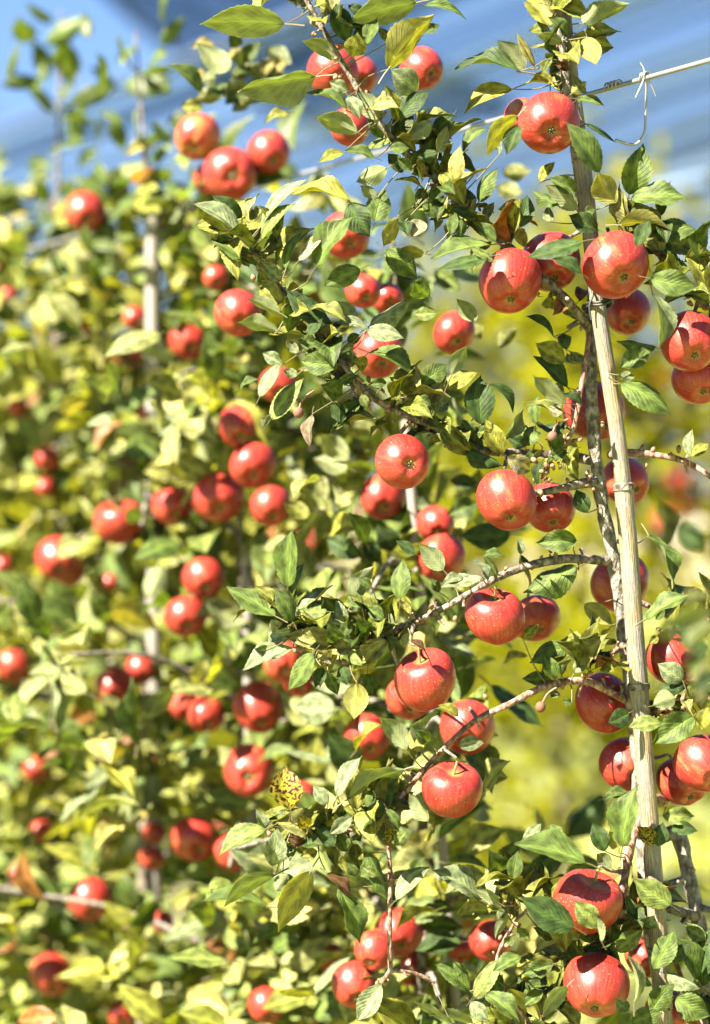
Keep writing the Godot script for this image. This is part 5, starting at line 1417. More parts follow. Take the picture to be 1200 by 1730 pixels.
	# leaf tufts on the spurs
	twig_tool = tool()
	twig(0.191, 2.201, -2.283, 0.242, 2.217, -2.297, 0.0006)
	twig(0.183, 2.184, -2.296, 0.245, 2.198, -2.300, 0.0006)
	twig(0.198, 2.208, -2.297, 0.242, 2.217, -2.297, 0.0006)
	twig(0.207, 2.205, -2.276, 0.242, 2.217, -2.297, 0.0006)
	twig(0.245, 2.240, -2.276, 0.240, 2.241, -2.293, 0.0006)
	twig(0.237, 2.229, -2.259, 0.240, 2.241, -2.293, 0.0006)
	twig(0.269, 2.247, -2.292, 0.239, 2.248, -2.292, 0.0006)
	twig(0.261, 2.249, -2.254, 0.238, 2.256, -2.291, 0.0006)
	twig(0.265, 2.234, -2.255, 0.240, 2.241, -2.293, 0.0006)
	twig(0.248, 2.205, -2.288, 0.244, 2.208, -2.298, 0.0006)
	twig(0.251, 2.177, -2.289, 0.248, 2.180, -2.304, 0.0006)
	twig(0.255, 2.166, -2.269, 0.250, 2.171, -2.306, 0.0006)
	twig(0.321, 2.065, -2.319, 0.321, 2.018, -2.335, 0.0006)
	twig(0.303, 2.051, -2.294, 0.270, 2.048, -2.337, 0.0006)
	twig(0.322, 2.059, -2.306, 0.321, 2.018, -2.335, 0.0006)
	twig(0.306, 2.026, -2.300, 0.316, 2.017, -2.338, 0.0006)
	twig(0.346, 2.015, -2.314, 0.342, 2.006, -2.329, 0.0006)
	twig(0.350, 2.003, -2.316, 0.350, 2.002, -2.327, 0.0006)
	twig(0.281, 2.020, -2.295, 0.273, 2.030, -2.341, 0.0006)
	twig(0.189, 2.018, -2.271, 0.174, 2.007, -2.315, 0.0006)
	twig(0.144, 2.054, -2.306, 0.135, 2.041, -2.309, 0.0006)
	twig(0.201, 2.051, -2.307, 0.168, 2.012, -2.314, 0.0006)
	twig(0.150, 2.031, -2.295, 0.146, 2.032, -2.311, 0.0006)
	twig(0.155, 1.998, -2.272, 0.168, 2.012, -2.314, 0.0006)
	twig(0.257, 2.065, -2.293, 0.265, 2.078, -2.330, 0.0006)
	twig(0.257, 2.043, -2.294, 0.270, 2.048, -2.337, 0.0006)
	twig(0.217, 2.080, -2.320, 0.263, 2.089, -2.327, 0.0006)
	twig(0.114, 2.068, -2.262, 0.109, 2.067, -2.305, 0.0006)
	twig(0.096, 2.104, -2.274, 0.081, 2.092, -2.302, 0.0006)
	twig(0.126, 2.111, -2.302, 0.093, 2.082, -2.303, 0.0006)
	twig(0.123, 2.102, -2.304, 0.098, 2.077, -2.303, 0.0006)
	twig(0.111, 2.042, -2.278, 0.119, 2.057, -2.307, 0.0006)
	twig(0.120, 2.008, -2.275, 0.140, 2.037, -2.310, 0.0006)
	twig(0.110, 2.010, -2.273, 0.135, 2.041, -2.309, 0.0006)
	twig(0.179, 2.004, -2.320, 0.180, 2.002, -2.316, 0.0006)
	twig(0.226, 2.029, -2.297, 0.272, 2.039, -2.339, 0.0006)
	twig(0.266, 2.040, -2.294, 0.270, 2.048, -2.337, 0.0006)
	twig(0.307, 2.035, -2.329, 0.316, 2.017, -2.338, 0.0006)
	twig(0.268, 2.142, -2.290, 0.255, 2.142, -2.313, 0.0006)
	twig(0.234, 2.048, -2.293, 0.268, 2.058, -2.335, 0.0006)
	twig(0.161, 2.001, -2.271, 0.168, 2.012, -2.314, 0.0006)
	twig(0.187, 2.031, -2.310, 0.168, 2.012, -2.314, 0.0006)
	twig(0.268, 2.177, -2.289, 0.248, 2.180, -2.304, 0.0006)
	twig(0.217, 2.199, -2.285, 0.244, 2.208, -2.298, 0.0006)
	twig(0.226, 2.184, -2.261, 0.245, 2.198, -2.300, 0.0006)
	twig(0.251, 2.214, -2.287, 0.242, 2.217, -2.297, 0.0006)
	twig(0.168, 2.106, -2.282, 0.119, 2.057, -2.307, 0.0006)
	twig(0.095, 2.087, -2.300, 0.093, 2.082, -2.303, 0.0006)
	twig(0.085, 2.055, -2.283, 0.103, 2.072, -2.304, 0.0006)
	twig(0.094, 2.035, -2.299, 0.119, 2.057, -2.307, 0.0006)
	twig(0.141, 2.089, -2.309, 0.114, 2.062, -2.306, 0.0006)
	twig(0.308, 1.841, -2.302, 0.280, 1.849, -2.352, 0.0006)
	twig(0.306, 1.851, -2.302, 0.279, 1.859, -2.351, 0.0006)
	twig(0.245, 1.868, -2.320, 0.270, 1.867, -2.330, 0.0006)
	twig(0.245, 1.881, -2.307, 0.272, 1.876, -2.334, 0.0006)
	twig(0.254, 1.867, -2.327, 0.270, 1.867, -2.330, 0.0006)
	twig(0.269, 1.871, -2.334, 0.270, 1.867, -2.330, 0.0006)
	twig(0.248, 1.839, -2.323, 0.264, 1.838, -2.320, 0.0006)
	twig(0.242, 1.815, -2.280, 0.260, 1.817, -2.316, 0.0006)
	twig(0.239, 1.805, -2.292, 0.256, 1.801, -2.314, 0.0006)
	twig(0.231, 1.897, -2.309, 0.265, 1.924, -2.336, 0.0006)
	twig(0.212, 1.797, -2.339, 0.214, 1.767, -2.403, 0.0006)
	twig(0.215, 1.777, -2.340, 0.221, 1.767, -2.401, 0.0006)
	twig(0.177, 1.780, -2.340, 0.177, 1.769, -2.386, 0.0006)
	twig(0.174, 1.762, -2.340, 0.177, 1.769, -2.386, 0.0006)
	twig(0.148, 1.797, -2.339, 0.134, 1.773, -2.352, 0.0006)
	twig(0.157, 1.844, -2.337, 0.123, 1.778, -2.345, 0.0006)
	twig(0.129, 1.766, -2.333, 0.134, 1.773, -2.352, 0.0006)
	twig(0.111, 1.850, -2.289, 0.087, 1.795, -2.328, 0.0006)
	twig(0.105, 1.840, -2.328, 0.087, 1.795, -2.328, 0.0006)
	twig(0.077, 1.841, -2.312, 0.061, 1.806, -2.322, 0.0006)
	twig(0.097, 1.791, -2.296, 0.099, 1.790, -2.332, 0.0006)
	twig(0.206, 1.751, -2.341, 0.214, 1.767, -2.403, 0.0006)
	twig(0.226, 1.755, -2.279, 0.230, 1.755, -2.316, 0.0006)
	twig(0.212, 1.726, -2.316, 0.207, 1.721, -2.329, 0.0006)
	twig(0.273, 1.693, -2.343, 0.294, 1.702, -2.358, 0.0006)
	twig(0.256, 1.660, -2.302, 0.262, 1.638, -2.345, 0.0006)
	twig(0.343, 1.666, -2.329, 0.302, 1.660, -2.363, 0.0006)
	twig(0.386, 1.756, -2.294, 0.393, 1.751, -2.337, 0.0006)
	twig(0.389, 1.758, -2.311, 0.393, 1.751, -2.337, 0.0006)
	twig(0.190, 1.643, -2.290, 0.199, 1.629, -2.330, 0.0006)
	twig(0.148, 1.643, -2.299, 0.166, 1.617, -2.326, 0.0006)
	twig(0.069, 1.826, -2.307, 0.061, 1.806, -2.322, 0.0006)
	twig(0.229, 1.944, -2.307, 0.235, 1.952, -2.324, 0.0006)
	twig(0.139, 1.783, -2.340, 0.134, 1.773, -2.352, 0.0006)
	twig(0.165, 1.783, -2.340, 0.170, 1.769, -2.380, 0.0006)
	twig(0.200, 1.771, -2.340, 0.207, 1.768, -2.404, 0.0006)
	twig(0.261, 1.816, -2.287, 0.260, 1.817, -2.316, 0.0006)
	twig(0.259, 1.629, -2.329, 0.262, 1.638, -2.345, 0.0006)
	twig(0.270, 1.586, -2.347, 0.314, 1.594, -2.369, 0.0006)
	twig(0.283, 1.540, -2.340, 0.291, 1.524, -2.350, 0.0006)
	twig(0.337, 1.569, -2.313, 0.352, 1.583, -2.380, 0.0006)
	twig(0.378, 1.498, -2.306, 0.388, 1.473, -2.322, 0.0006)
	twig(0.351, 1.486, -2.311, 0.360, 1.464, -2.342, 0.0006)
	twig(0.385, 1.459, -2.278, 0.388, 1.473, -2.322, 0.0006)
	twig(0.354, 1.449, -2.318, 0.352, 1.459, -2.353, 0.0006)
	twig(0.317, 1.460, -2.317, 0.332, 1.452, -2.382, 0.0006)
	twig(0.345, 1.469, -2.314, 0.354, 1.461, -2.347, 0.0006)
	twig(0.368, 1.471, -2.331, 0.369, 1.467, -2.335, 0.0006)
	twig(0.398, 1.441, -2.305, 0.388, 1.473, -2.322, 0.0006)
	twig(0.251, 1.537, -2.339, 0.269, 1.513, -2.345, 0.0006)
	twig(0.231, 1.496, -2.341, 0.230, 1.492, -2.337, 0.0006)
	twig(0.235, 1.500, -2.323, 0.235, 1.492, -2.337, 0.0006)
	twig(0.255, 1.506, -2.327, 0.256, 1.495, -2.340, 0.0006)
	twig(0.241, 1.503, -2.330, 0.246, 1.494, -2.339, 0.0006)
	twig(0.239, 1.480, -2.331, 0.235, 1.492, -2.337, 0.0006)
	twig(0.252, 1.471, -2.326, 0.251, 1.494, -2.339, 0.0006)
	twig(0.120, 1.423, -2.318, 0.116, 1.430, -2.329, 0.0006)
	twig(0.117, 1.460, -2.258, 0.133, 1.445, -2.328, 0.0006)
	twig(0.074, 1.418, -2.318, 0.090, 1.404, -2.330, 0.0006)
	twig(0.293, 1.357, -2.357, 0.340, 1.363, -2.390, 0.0006)
	twig(0.362, 1.337, -2.357, 0.370, 1.348, -2.412, 0.0006)
	twig(0.195, 1.546, -2.319, 0.225, 1.491, -2.336, 0.0006)
	twig(0.354, 1.568, -2.348, 0.364, 1.578, -2.384, 0.0006)
	twig(0.166, 1.617, -2.321, 0.166, 1.617, -2.326, 0.0006)
	twig(0.152, 1.612, -2.281, 0.157, 1.612, -2.325, 0.0006)
	twig(0.199, 1.623, -2.334, 0.199, 1.629, -2.330, 0.0006)
	twig(0.086, 1.426, -2.319, 0.099, 1.413, -2.329, 0.0006)
	twig(0.124, 1.617, -2.288, 0.135, 1.599, -2.323, 0.0006)
	twig(0.098, 1.600, -2.324, 0.107, 1.584, -2.323, 0.0006)
	twig(0.309, 1.307, -2.316, 0.322, 1.300, -2.355, 0.0006)
	twig(0.322, 1.364, -2.356, 0.340, 1.363, -2.390, 0.0006)
	twig(0.289, 1.301, -2.317, 0.320, 1.290, -2.354, 0.0006)
	twig(0.278, 1.190, -2.359, 0.289, 1.178, -2.370, 0.0006)
	twig(0.231, 1.165, -2.352, 0.255, 1.144, -2.380, 0.0006)
	twig(0.146, 1.240, -2.348, 0.177, 1.234, -2.347, 0.0006)
	twig(0.168, 1.254, -2.316, 0.177, 1.234, -2.347, 0.0006)
	twig(0.173, 1.275, -2.346, 0.177, 1.234, -2.347, 0.0006)
	twig(0.182, 1.268, -2.315, 0.186, 1.234, -2.348, 0.0006)
	twig(0.166, 1.242, -2.315, 0.177, 1.234, -2.347, 0.0006)
	twig(0.178, 1.222, -2.338, 0.187, 1.212, -2.357, 0.0006)
	twig(0.174, 1.195, -2.327, 0.180, 1.191, -2.360, 0.0006)
	twig(0.366, 1.238, -2.326, 0.374, 1.223, -2.395, 0.0006)
	twig(0.322, 1.223, -2.329, 0.310, 1.218, -2.362, 0.0006)
	twig(0.303, 1.184, -2.329, 0.293, 1.182, -2.369, 0.0006)
	twig(0.412, 1.192, -2.363, 0.416, 1.182, -2.422, 0.0006)
	twig(0.403, 1.145, -2.365, 0.421, 1.134, -2.421, 0.0006)
	twig(0.409, 1.137, -2.365, 0.422, 1.123, -2.421, 0.0006)
	twig(0.179, 1.136, -2.353, 0.179, 1.136, -2.369, 0.0006)
	twig(0.151, 1.135, -2.329, 0.179, 1.136, -2.369, 0.0006)
	twig(0.134, 1.125, -2.333, 0.173, 1.146, -2.367, 0.0006)
	twig(0.135, 1.131, -2.365, 0.167, 1.155, -2.365, 0.0006)
	twig(0.139, 1.126, -2.361, 0.173, 1.146, -2.367, 0.0006)
	twig(0.161, 1.123, -2.350, 0.184, 1.127, -2.372, 0.0006)
	twig(0.112, 1.100, -2.337, 0.090, 1.146, -2.349, 0.0006)
	twig(0.138, 1.096, -2.353, 0.190, 1.117, -2.374, 0.0006)
	twig(0.192, 1.179, -2.325, 0.175, 1.176, -2.362, 0.0006)
	twig(0.305, 1.299, -2.317, 0.320, 1.290, -2.354, 0.0006)
	twig(0.298, 1.279, -2.334, 0.317, 1.274, -2.355, 0.0006)
	twig(0.391, 1.105, -2.367, 0.402, 1.110, -2.369, 0.0006)
	twig(0.368, 1.172, -2.329, 0.378, 1.166, -2.379, 0.0006)
	twig(0.190, 1.209, -2.346, 0.187, 1.212, -2.357, 0.0006)
	twig(0.231, 1.193, -2.357, 0.200, 1.225, -2.354, 0.0006)
	twig(0.167, 1.215, -2.346, 0.185, 1.205, -2.358, 0.0006)
	twig(0.201, 1.233, -2.340, 0.203, 1.233, -2.351, 0.0006)
	twig(0.218, 1.135, -2.344, 0.231, 1.117, -2.381, 0.0006)
	twig(0.229, 1.120, -2.337, 0.229, 1.113, -2.381, 0.0006)
	twig(-0.081, 2.250, -2.259, -0.050, 2.275, -2.285, 0.0006)
	twig(-0.045, 2.195, -2.281, -0.016, 2.214, -2.287, 0.0006)
	twig(0.037, 2.195, -2.250, 0.003, 2.183, -2.288, 0.0006)
	twig(-0.019, 2.215, -2.291, -0.016, 2.214, -2.287, 0.0006)
	twig(-0.008, 2.228, -2.255, -0.023, 2.226, -2.287, 0.0006)
	twig(-0.002, 2.211, -2.255, -0.016, 2.214, -2.287, 0.0006)
	twig(-0.008, 2.155, -2.283, 0.011, 2.170, -2.289, 0.0006)
	twig(0.003, 2.130, -2.284, 0.027, 2.145, -2.290, 0.0006)
	twig(-0.008, 2.172, -2.258, 0.003, 2.183, -2.288, 0.0006)
	twig(-0.008, 2.164, -2.251, 0.003, 2.183, -2.288, 0.0006)
	twig(-0.013, 2.100, -2.254, 0.027, 2.145, -2.290, 0.0006)
	twig(0.023, 2.094, -2.253, 0.045, 2.126, -2.296, 0.0006)
	twig(0.037, 2.088, -2.277, 0.058, 2.113, -2.300, 0.0006)
	twig(0.029, 2.147, -2.285, 0.027, 2.145, -2.290, 0.0006)
	twig(0.071, 2.172, -2.260, 0.023, 2.151, -2.290, 0.0006)
	twig(0.051, 2.141, -2.261, 0.036, 2.136, -2.293, 0.0006)
	twig(0.088, 2.140, -2.267, 0.053, 2.117, -2.299, 0.0006)
	twig(0.112, 2.152, -2.293, 0.070, 2.101, -2.302, 0.0006)
	twig(0.040, 2.106, -2.254, 0.049, 2.122, -2.297, 0.0006)
	twig(-0.131, 2.004, -2.257, -0.128, 2.012, -2.295, 0.0006)
	twig(-0.114, 1.977, -2.295, -0.106, 1.981, -2.297, 0.0006)
	twig(-0.130, 2.031, -2.280, -0.131, 2.017, -2.295, 0.0006)
	twig(-0.108, 2.018, -2.271, -0.128, 2.012, -2.295, 0.0006)
	twig(-0.107, 2.003, -2.267, -0.119, 1.999, -2.296, 0.0006)
	twig(-0.044, 1.970, -2.257, -0.080, 1.945, -2.299, 0.0006)
	twig(-0.064, 1.977, -2.260, -0.093, 1.963, -2.297, 0.0006)
	twig(-0.079, 1.970, -2.274, -0.093, 1.963, -2.297, 0.0006)
	twig(-0.085, 1.959, -2.292, -0.090, 1.958, -2.297, 0.0006)
	twig(0.049, 2.032, -2.283, 0.089, 2.085, -2.302, 0.0006)
	twig(0.081, 1.993, -2.304, 0.129, 2.046, -2.308, 0.0006)
	twig(0.057, 2.026, -2.282, 0.103, 2.072, -2.304, 0.0006)
	twig(0.072, 2.048, -2.295, 0.098, 2.077, -2.303, 0.0006)
	twig(0.012, 2.224, -2.252, -0.016, 2.214, -2.287, 0.0006)
	twig(0.009, 2.260, -2.258, -0.033, 2.244, -2.286, 0.0006)
	twig(0.043, 2.230, -2.254, -0.012, 2.208, -2.287, 0.0006)
	twig(0.032, 2.127, -2.299, 0.040, 2.131, -2.294, 0.0006)
	twig(0.055, 2.087, -2.300, 0.070, 2.101, -2.302, 0.0006)
	twig(0.026, 2.054, -2.279, 0.066, 2.105, -2.302, 0.0006)
	twig(0.015, 2.114, -2.290, 0.036, 2.136, -2.293, 0.0006)
	twig(0.065, 2.081, -2.259, 0.074, 2.098, -2.302, 0.0006)
	twig(0.094, 2.102, -2.262, 0.081, 2.092, -2.302, 0.0006)
	twig(-0.022, 2.274, -2.285, -0.042, 2.259, -2.285, 0.0006)
	twig(-0.089, 1.901, -2.289, -0.064, 1.926, -2.302, 0.0006)
	twig(-0.085, 1.917, -2.257, -0.072, 1.936, -2.300, 0.0006)
	twig(-0.077, 1.899, -2.290, -0.056, 1.917, -2.304, 0.0006)
	twig(-0.032, 1.907, -2.286, -0.044, 1.903, -2.306, 0.0006)
	twig(-0.023, 1.877, -2.300, -0.025, 1.880, -2.310, 0.0006)
	twig(-0.001, 1.914, -2.302, -0.032, 1.889, -2.308, 0.0006)
	twig(0.017, 1.910, -2.311, -0.021, 1.875, -2.311, 0.0006)
	twig(0.014, 1.899, -2.268, -0.021, 1.875, -2.311, 0.0006)
	twig(0.016, 1.901, -2.286, -0.021, 1.875, -2.311, 0.0006)
	twig(-0.082, 1.859, -2.264, -0.040, 1.899, -2.307, 0.0006)
	twig(-0.065, 1.874, -2.273, -0.040, 1.899, -2.307, 0.0006)
	twig(-0.020, 1.859, -2.268, -0.014, 1.866, -2.311, 0.0006)
	twig(-0.015, 1.830, -2.314, 0.003, 1.842, -2.312, 0.0006)
	twig(-0.026, 1.820, -2.306, 0.003, 1.842, -2.312, 0.0006)
	twig(-0.035, 1.815, -2.316, 0.003, 1.842, -2.312, 0.0006)
	twig(0.016, 1.876, -2.290, -0.010, 1.861, -2.311, 0.0006)
	twig(0.036, 1.840, -2.276, 0.024, 1.826, -2.315, 0.0006)
	twig(0.074, 1.830, -2.316, 0.061, 1.806, -2.322, 0.0006)
	twig(0.014, 1.863, -2.300, -0.003, 1.852, -2.312, 0.0006)
	twig(-0.003, 1.862, -2.297, -0.010, 1.861, -2.311, 0.0006)
	twig(0.087, 1.816, -2.286, 0.080, 1.798, -2.326, 0.0006)
	twig(0.091, 1.812, -2.310, 0.087, 1.795, -2.328, 0.0006)
	twig(-0.049, 1.804, -2.281, 0.003, 1.842, -2.312, 0.0006)
	twig(-0.043, 1.887, -2.287, -0.036, 1.894, -2.308, 0.0006)
	twig(-0.032, 1.855, -2.279, -0.017, 1.871, -2.311, 0.0006)
	twig(-0.054, 1.893, -2.266, -0.044, 1.903, -2.306, 0.0006)
	twig(-0.018, 1.841, -2.284, -0.003, 1.852, -2.312, 0.0006)
	twig(0.008, 1.826, -2.276, 0.011, 1.835, -2.313, 0.0006)
	twig(-0.009, 1.890, -2.292, -0.025, 1.880, -2.310, 0.0006)
	twig(-0.066, 1.850, -2.287, -0.028, 1.885, -2.309, 0.0006)
	twig(-0.043, 1.848, -2.272, -0.017, 1.871, -2.311, 0.0006)
	twig(0.066, 1.808, -2.326, 0.067, 1.803, -2.324, 0.0006)
	twig(-0.077, 1.606, -2.293, -0.081, 1.570, -2.313, 0.0006)
	twig(-0.071, 1.567, -2.278, -0.077, 1.564, -2.313, 0.0006)
	twig(-0.091, 1.572, -2.287, -0.081, 1.570, -2.313, 0.0006)
	twig(-0.069, 1.555, -2.313, -0.072, 1.555, -2.314, 0.0006)
	twig(-0.072, 1.535, -2.311, -0.065, 1.547, -2.314, 0.0006)
	twig(-0.072, 1.595, -2.301, -0.081, 1.570, -2.313, 0.0006)
	twig(-0.102, 1.533, -2.286, -0.070, 1.552, -2.314, 0.0006)
	twig(-0.043, 1.600, -2.296, -0.081, 1.570, -2.313, 0.0006)
	twig(-0.009, 1.564, -2.288, -0.005, 1.540, -2.318, 0.0006)
	twig(-0.032, 1.578, -2.279, -0.023, 1.536, -2.316, 0.0006)
	twig(-0.003, 1.589, -2.300, 0.013, 1.544, -2.320, 0.0006)
	twig(-0.032, 1.546, -2.314, -0.029, 1.535, -2.316, 0.0006)
	twig(-0.020, 1.544, -2.277, -0.017, 1.538, -2.317, 0.0006)
	twig(0.014, 1.555, -2.291, 0.019, 1.547, -2.320, 0.0006)
	twig(-0.048, 1.530, -2.282, -0.045, 1.535, -2.314, 0.0006)
	twig(-0.037, 1.513, -2.294, -0.041, 1.533, -2.315, 0.0006)
	twig(-0.021, 1.529, -2.321, -0.023, 1.536, -2.316, 0.0006)
	twig(0.002, 1.497, -2.275, -0.005, 1.540, -2.318, 0.0006)
	twig(0.014, 1.506, -2.313, 0.007, 1.542, -2.319, 0.0006)
	twig(0.051, 1.592, -2.278, 0.065, 1.564, -2.323, 0.0006)
	twig(0.103, 1.626, -2.326, 0.121, 1.592, -2.322, 0.0006)
	twig(0.146, 1.617, -2.286, 0.153, 1.610, -2.325, 0.0006)
	twig(0.039, 1.577, -2.309, 0.049, 1.558, -2.323, 0.0006)
	twig(0.059, 1.419, -2.298, 0.082, 1.395, -2.330, 0.0006)
	twig(0.076, 1.416, -2.308, 0.090, 1.404, -2.330, 0.0006)
	twig(0.056, 1.396, -2.304, 0.069, 1.381, -2.331, 0.0006)
	twig(-0.020, 1.368, -2.281, -0.012, 1.324, -2.323, 0.0006)
	twig(0.048, 1.389, -2.325, 0.065, 1.377, -2.330, 0.0006)
	twig(-0.032, 1.566, -2.308, -0.029, 1.535, -2.316, 0.0006)
	twig(-0.015, 1.550, -2.273, -0.011, 1.539, -2.317, 0.0006)
	twig(0.002, 1.544, -2.296, 0.001, 1.541, -2.319, 0.0006)
	twig(-0.026, 1.527, -2.297, -0.029, 1.535, -2.316, 0.0006)
	twig(-0.006, 1.533, -2.283, -0.005, 1.540, -2.318, 0.0006)
	twig(-0.015, 1.515, -2.296, -0.017, 1.538, -2.317, 0.0006)
	twig(0.033, 1.569, -2.290, 0.037, 1.553, -2.322, 0.0006)
	twig(0.065, 1.577, -2.312, 0.069, 1.566, -2.323, 0.0006)
	twig(0.008, 1.583, -2.293, 0.019, 1.547, -2.320, 0.0006)
	twig(-0.055, 1.549, -2.312, -0.058, 1.543, -2.314, 0.0006)
	twig(-0.032, 1.507, -2.304, -0.035, 1.534, -2.315, 0.0006)
	twig(0.042, 1.532, -2.307, 0.037, 1.553, -2.322, 0.0006)
	twig(0.019, 1.606, -2.296, 0.037, 1.553, -2.322, 0.0006)
	twig(0.063, 1.545, -2.255, 0.060, 1.562, -2.323, 0.0006)
	twig(0.104, 1.561, -2.300, 0.098, 1.579, -2.323, 0.0006)
	twig(-0.073, 1.353, -2.277, -0.079, 1.325, -2.323, 0.0006)
	twig(-0.102, 1.330, -2.286, -0.084, 1.326, -2.323, 0.0006)
	twig(-0.094, 1.287, -2.295, -0.084, 1.326, -2.323, 0.0006)
	twig(-0.092, 1.273, -2.322, -0.079, 1.325, -2.323, 0.0006)
	twig(-0.051, 1.281, -2.298, -0.048, 1.318, -2.323, 0.0006)
	twig(-0.031, 1.359, -2.277, -0.024, 1.322, -2.323, 0.0006)
	twig(0.017, 1.329, -2.318, 0.014, 1.333, -2.324, 0.0006)
	twig(-0.009, 1.364, -2.281, 0.005, 1.329, -2.323, 0.0006)
	twig(-0.003, 1.345, -2.279, 0.005, 1.329, -2.323, 0.0006)
	twig(-0.023, 1.311, -2.286, -0.024, 1.322, -2.323, 0.0006)
	twig(-0.009, 1.301, -2.316, -0.012, 1.324, -2.323, 0.0006)
	twig(0.014, 1.301, -2.295, 0.039, 1.297, -2.324, 0.0006)
	twig(-0.018, 1.260, -2.304, 0.041, 1.258, -2.326, 0.0006)
	twig(-0.032, 1.278, -2.298, -0.042, 1.319, -2.323, 0.0006)
	twig(-0.015, 1.300, -2.280, -0.018, 1.323, -2.323, 0.0006)
	twig(0.084, 1.338, -2.291, 0.053, 1.363, -2.329, 0.0006)
	twig(0.042, 1.332, -2.297, 0.038, 1.329, -2.325, 0.0006)
	twig(0.047, 1.248, -2.296, 0.040, 1.244, -2.326, 0.0006)
	twig(0.030, 1.152, -2.299, 0.029, 1.145, -2.339, 0.0006)
	twig(-0.105, 1.325, -2.305, -0.084, 1.326, -2.323, 0.0006)
	twig(-0.078, 1.334, -2.321, -0.079, 1.325, -2.323, 0.0006)
	twig(-0.054, 1.333, -2.285, -0.058, 1.320, -2.323, 0.0006)
	twig(-0.072, 1.295, -2.316, -0.063, 1.322, -2.323, 0.0006)
	twig(-0.038, 1.333, -2.311, -0.036, 1.320, -2.323, 0.0006)
	twig(-0.055, 1.346, -2.316, -0.058, 1.320, -2.323, 0.0006)
	twig(0.008, 1.322, -2.309, 0.005, 1.329, -2.323, 0.0006)
	twig(0.036, 1.353, -2.285, 0.038, 1.345, -2.327, 0.0006)
	twig(0.058, 1.328, -2.282, 0.038, 1.325, -2.325, 0.0006)
	twig(-0.060, 1.312, -2.296, -0.058, 1.320, -2.323, 0.0006)
	twig(-0.043, 1.304, -2.294, -0.048, 1.318, -2.323, 0.0006)
	twig(-0.032, 1.320, -2.324, -0.030, 1.321, -2.323, 0.0006)
	twig(-0.083, 1.277, -2.306, -0.074, 1.324, -2.323, 0.0006)
	twig(0.025, 1.277, -2.288, 0.041, 1.271, -2.325, 0.0006)
	twig(0.002, 1.277, -2.284, 0.041, 1.277, -2.325, 0.0006)
	twig(0.224, 2.164, -2.322, 0.247, 2.189, -2.302, 0.0018)
	twig(0.189, 2.190, -2.384, 0.248, 2.180, -2.304, 0.0018)
	twig(0.289, 2.002, -2.311, 0.311, 2.016, -2.340, 0.0018)
	twig(0.180, 1.994, -2.317, 0.180, 2.002, -2.316, 0.0018)
	twig(0.228, 2.024, -2.378, 0.273, 2.030, -2.341, 0.0018)
	twig(0.326, 1.962, -2.428, 0.281, 1.958, -2.351, 0.0018)
	twig(0.387, 1.919, -2.346, 0.403, 1.943, -2.325, 0.0018)
	twig(0.405, 1.883, -2.389, 0.418, 1.932, -2.323, 0.0018)
	twig(0.278, 1.848, -2.457, 0.280, 1.849, -2.352, 0.0018)
	twig(0.313, 1.752, -2.477, 0.321, 1.765, -2.357, 0.0018)
	twig(0.174, 1.739, -2.337, 0.185, 1.769, -2.393, 0.0018)
	twig(0.226, 1.731, -2.397, 0.231, 1.720, -2.330, 0.0018)
	twig(0.044, 1.756, -2.334, 0.067, 1.803, -2.324, 0.0018)
	twig(0.160, 1.612, -2.292, 0.161, 1.615, -2.326, 0.0018)
	twig(0.216, 1.592, -2.502, 0.199, 1.629, -2.330, 0.0018)
	twig(0.314, 1.633, -2.486, 0.304, 1.649, -2.364, 0.0018)
	twig(0.068, 1.539, -2.288, 0.069, 1.566, -2.323, 0.0018)
	twig(0.144, 1.458, -2.512, 0.143, 1.451, -2.328, 0.0018)
	twig(0.117, 1.409, -2.305, 0.103, 1.418, -2.329, 0.0018)
	twig(0.286, 1.491, -2.444, 0.287, 1.488, -2.351, 0.0018)
	twig(0.315, 1.410, -2.447, 0.335, 1.424, -2.384, 0.0018)
	twig(0.367, 1.547, -2.416, 0.386, 1.570, -2.392, 0.0018)
	twig(0.387, 1.425, -2.377, 0.388, 1.473, -2.322, 0.0018)
	twig(0.381, 1.403, -2.437, 0.336, 1.404, -2.386, 0.0018)
	twig(0.283, 1.285, -2.307, 0.317, 1.274, -2.355, 0.0018)
	twig(0.286, 1.182, -2.357, 0.285, 1.175, -2.371, 0.0018)
	twig(0.353, 1.177, -2.488, 0.359, 1.188, -2.413, 0.0018)
	twig(0.375, 1.113, -2.472, 0.373, 1.115, -2.426, 0.0018)
	twig(0.063, 1.491, -2.516, 0.043, 1.556, -2.322, 0.0018)
	var buds := tool()
	var bud := SphereMesh.new()
	bud.radial_segments = 7
	bud.rings = 4
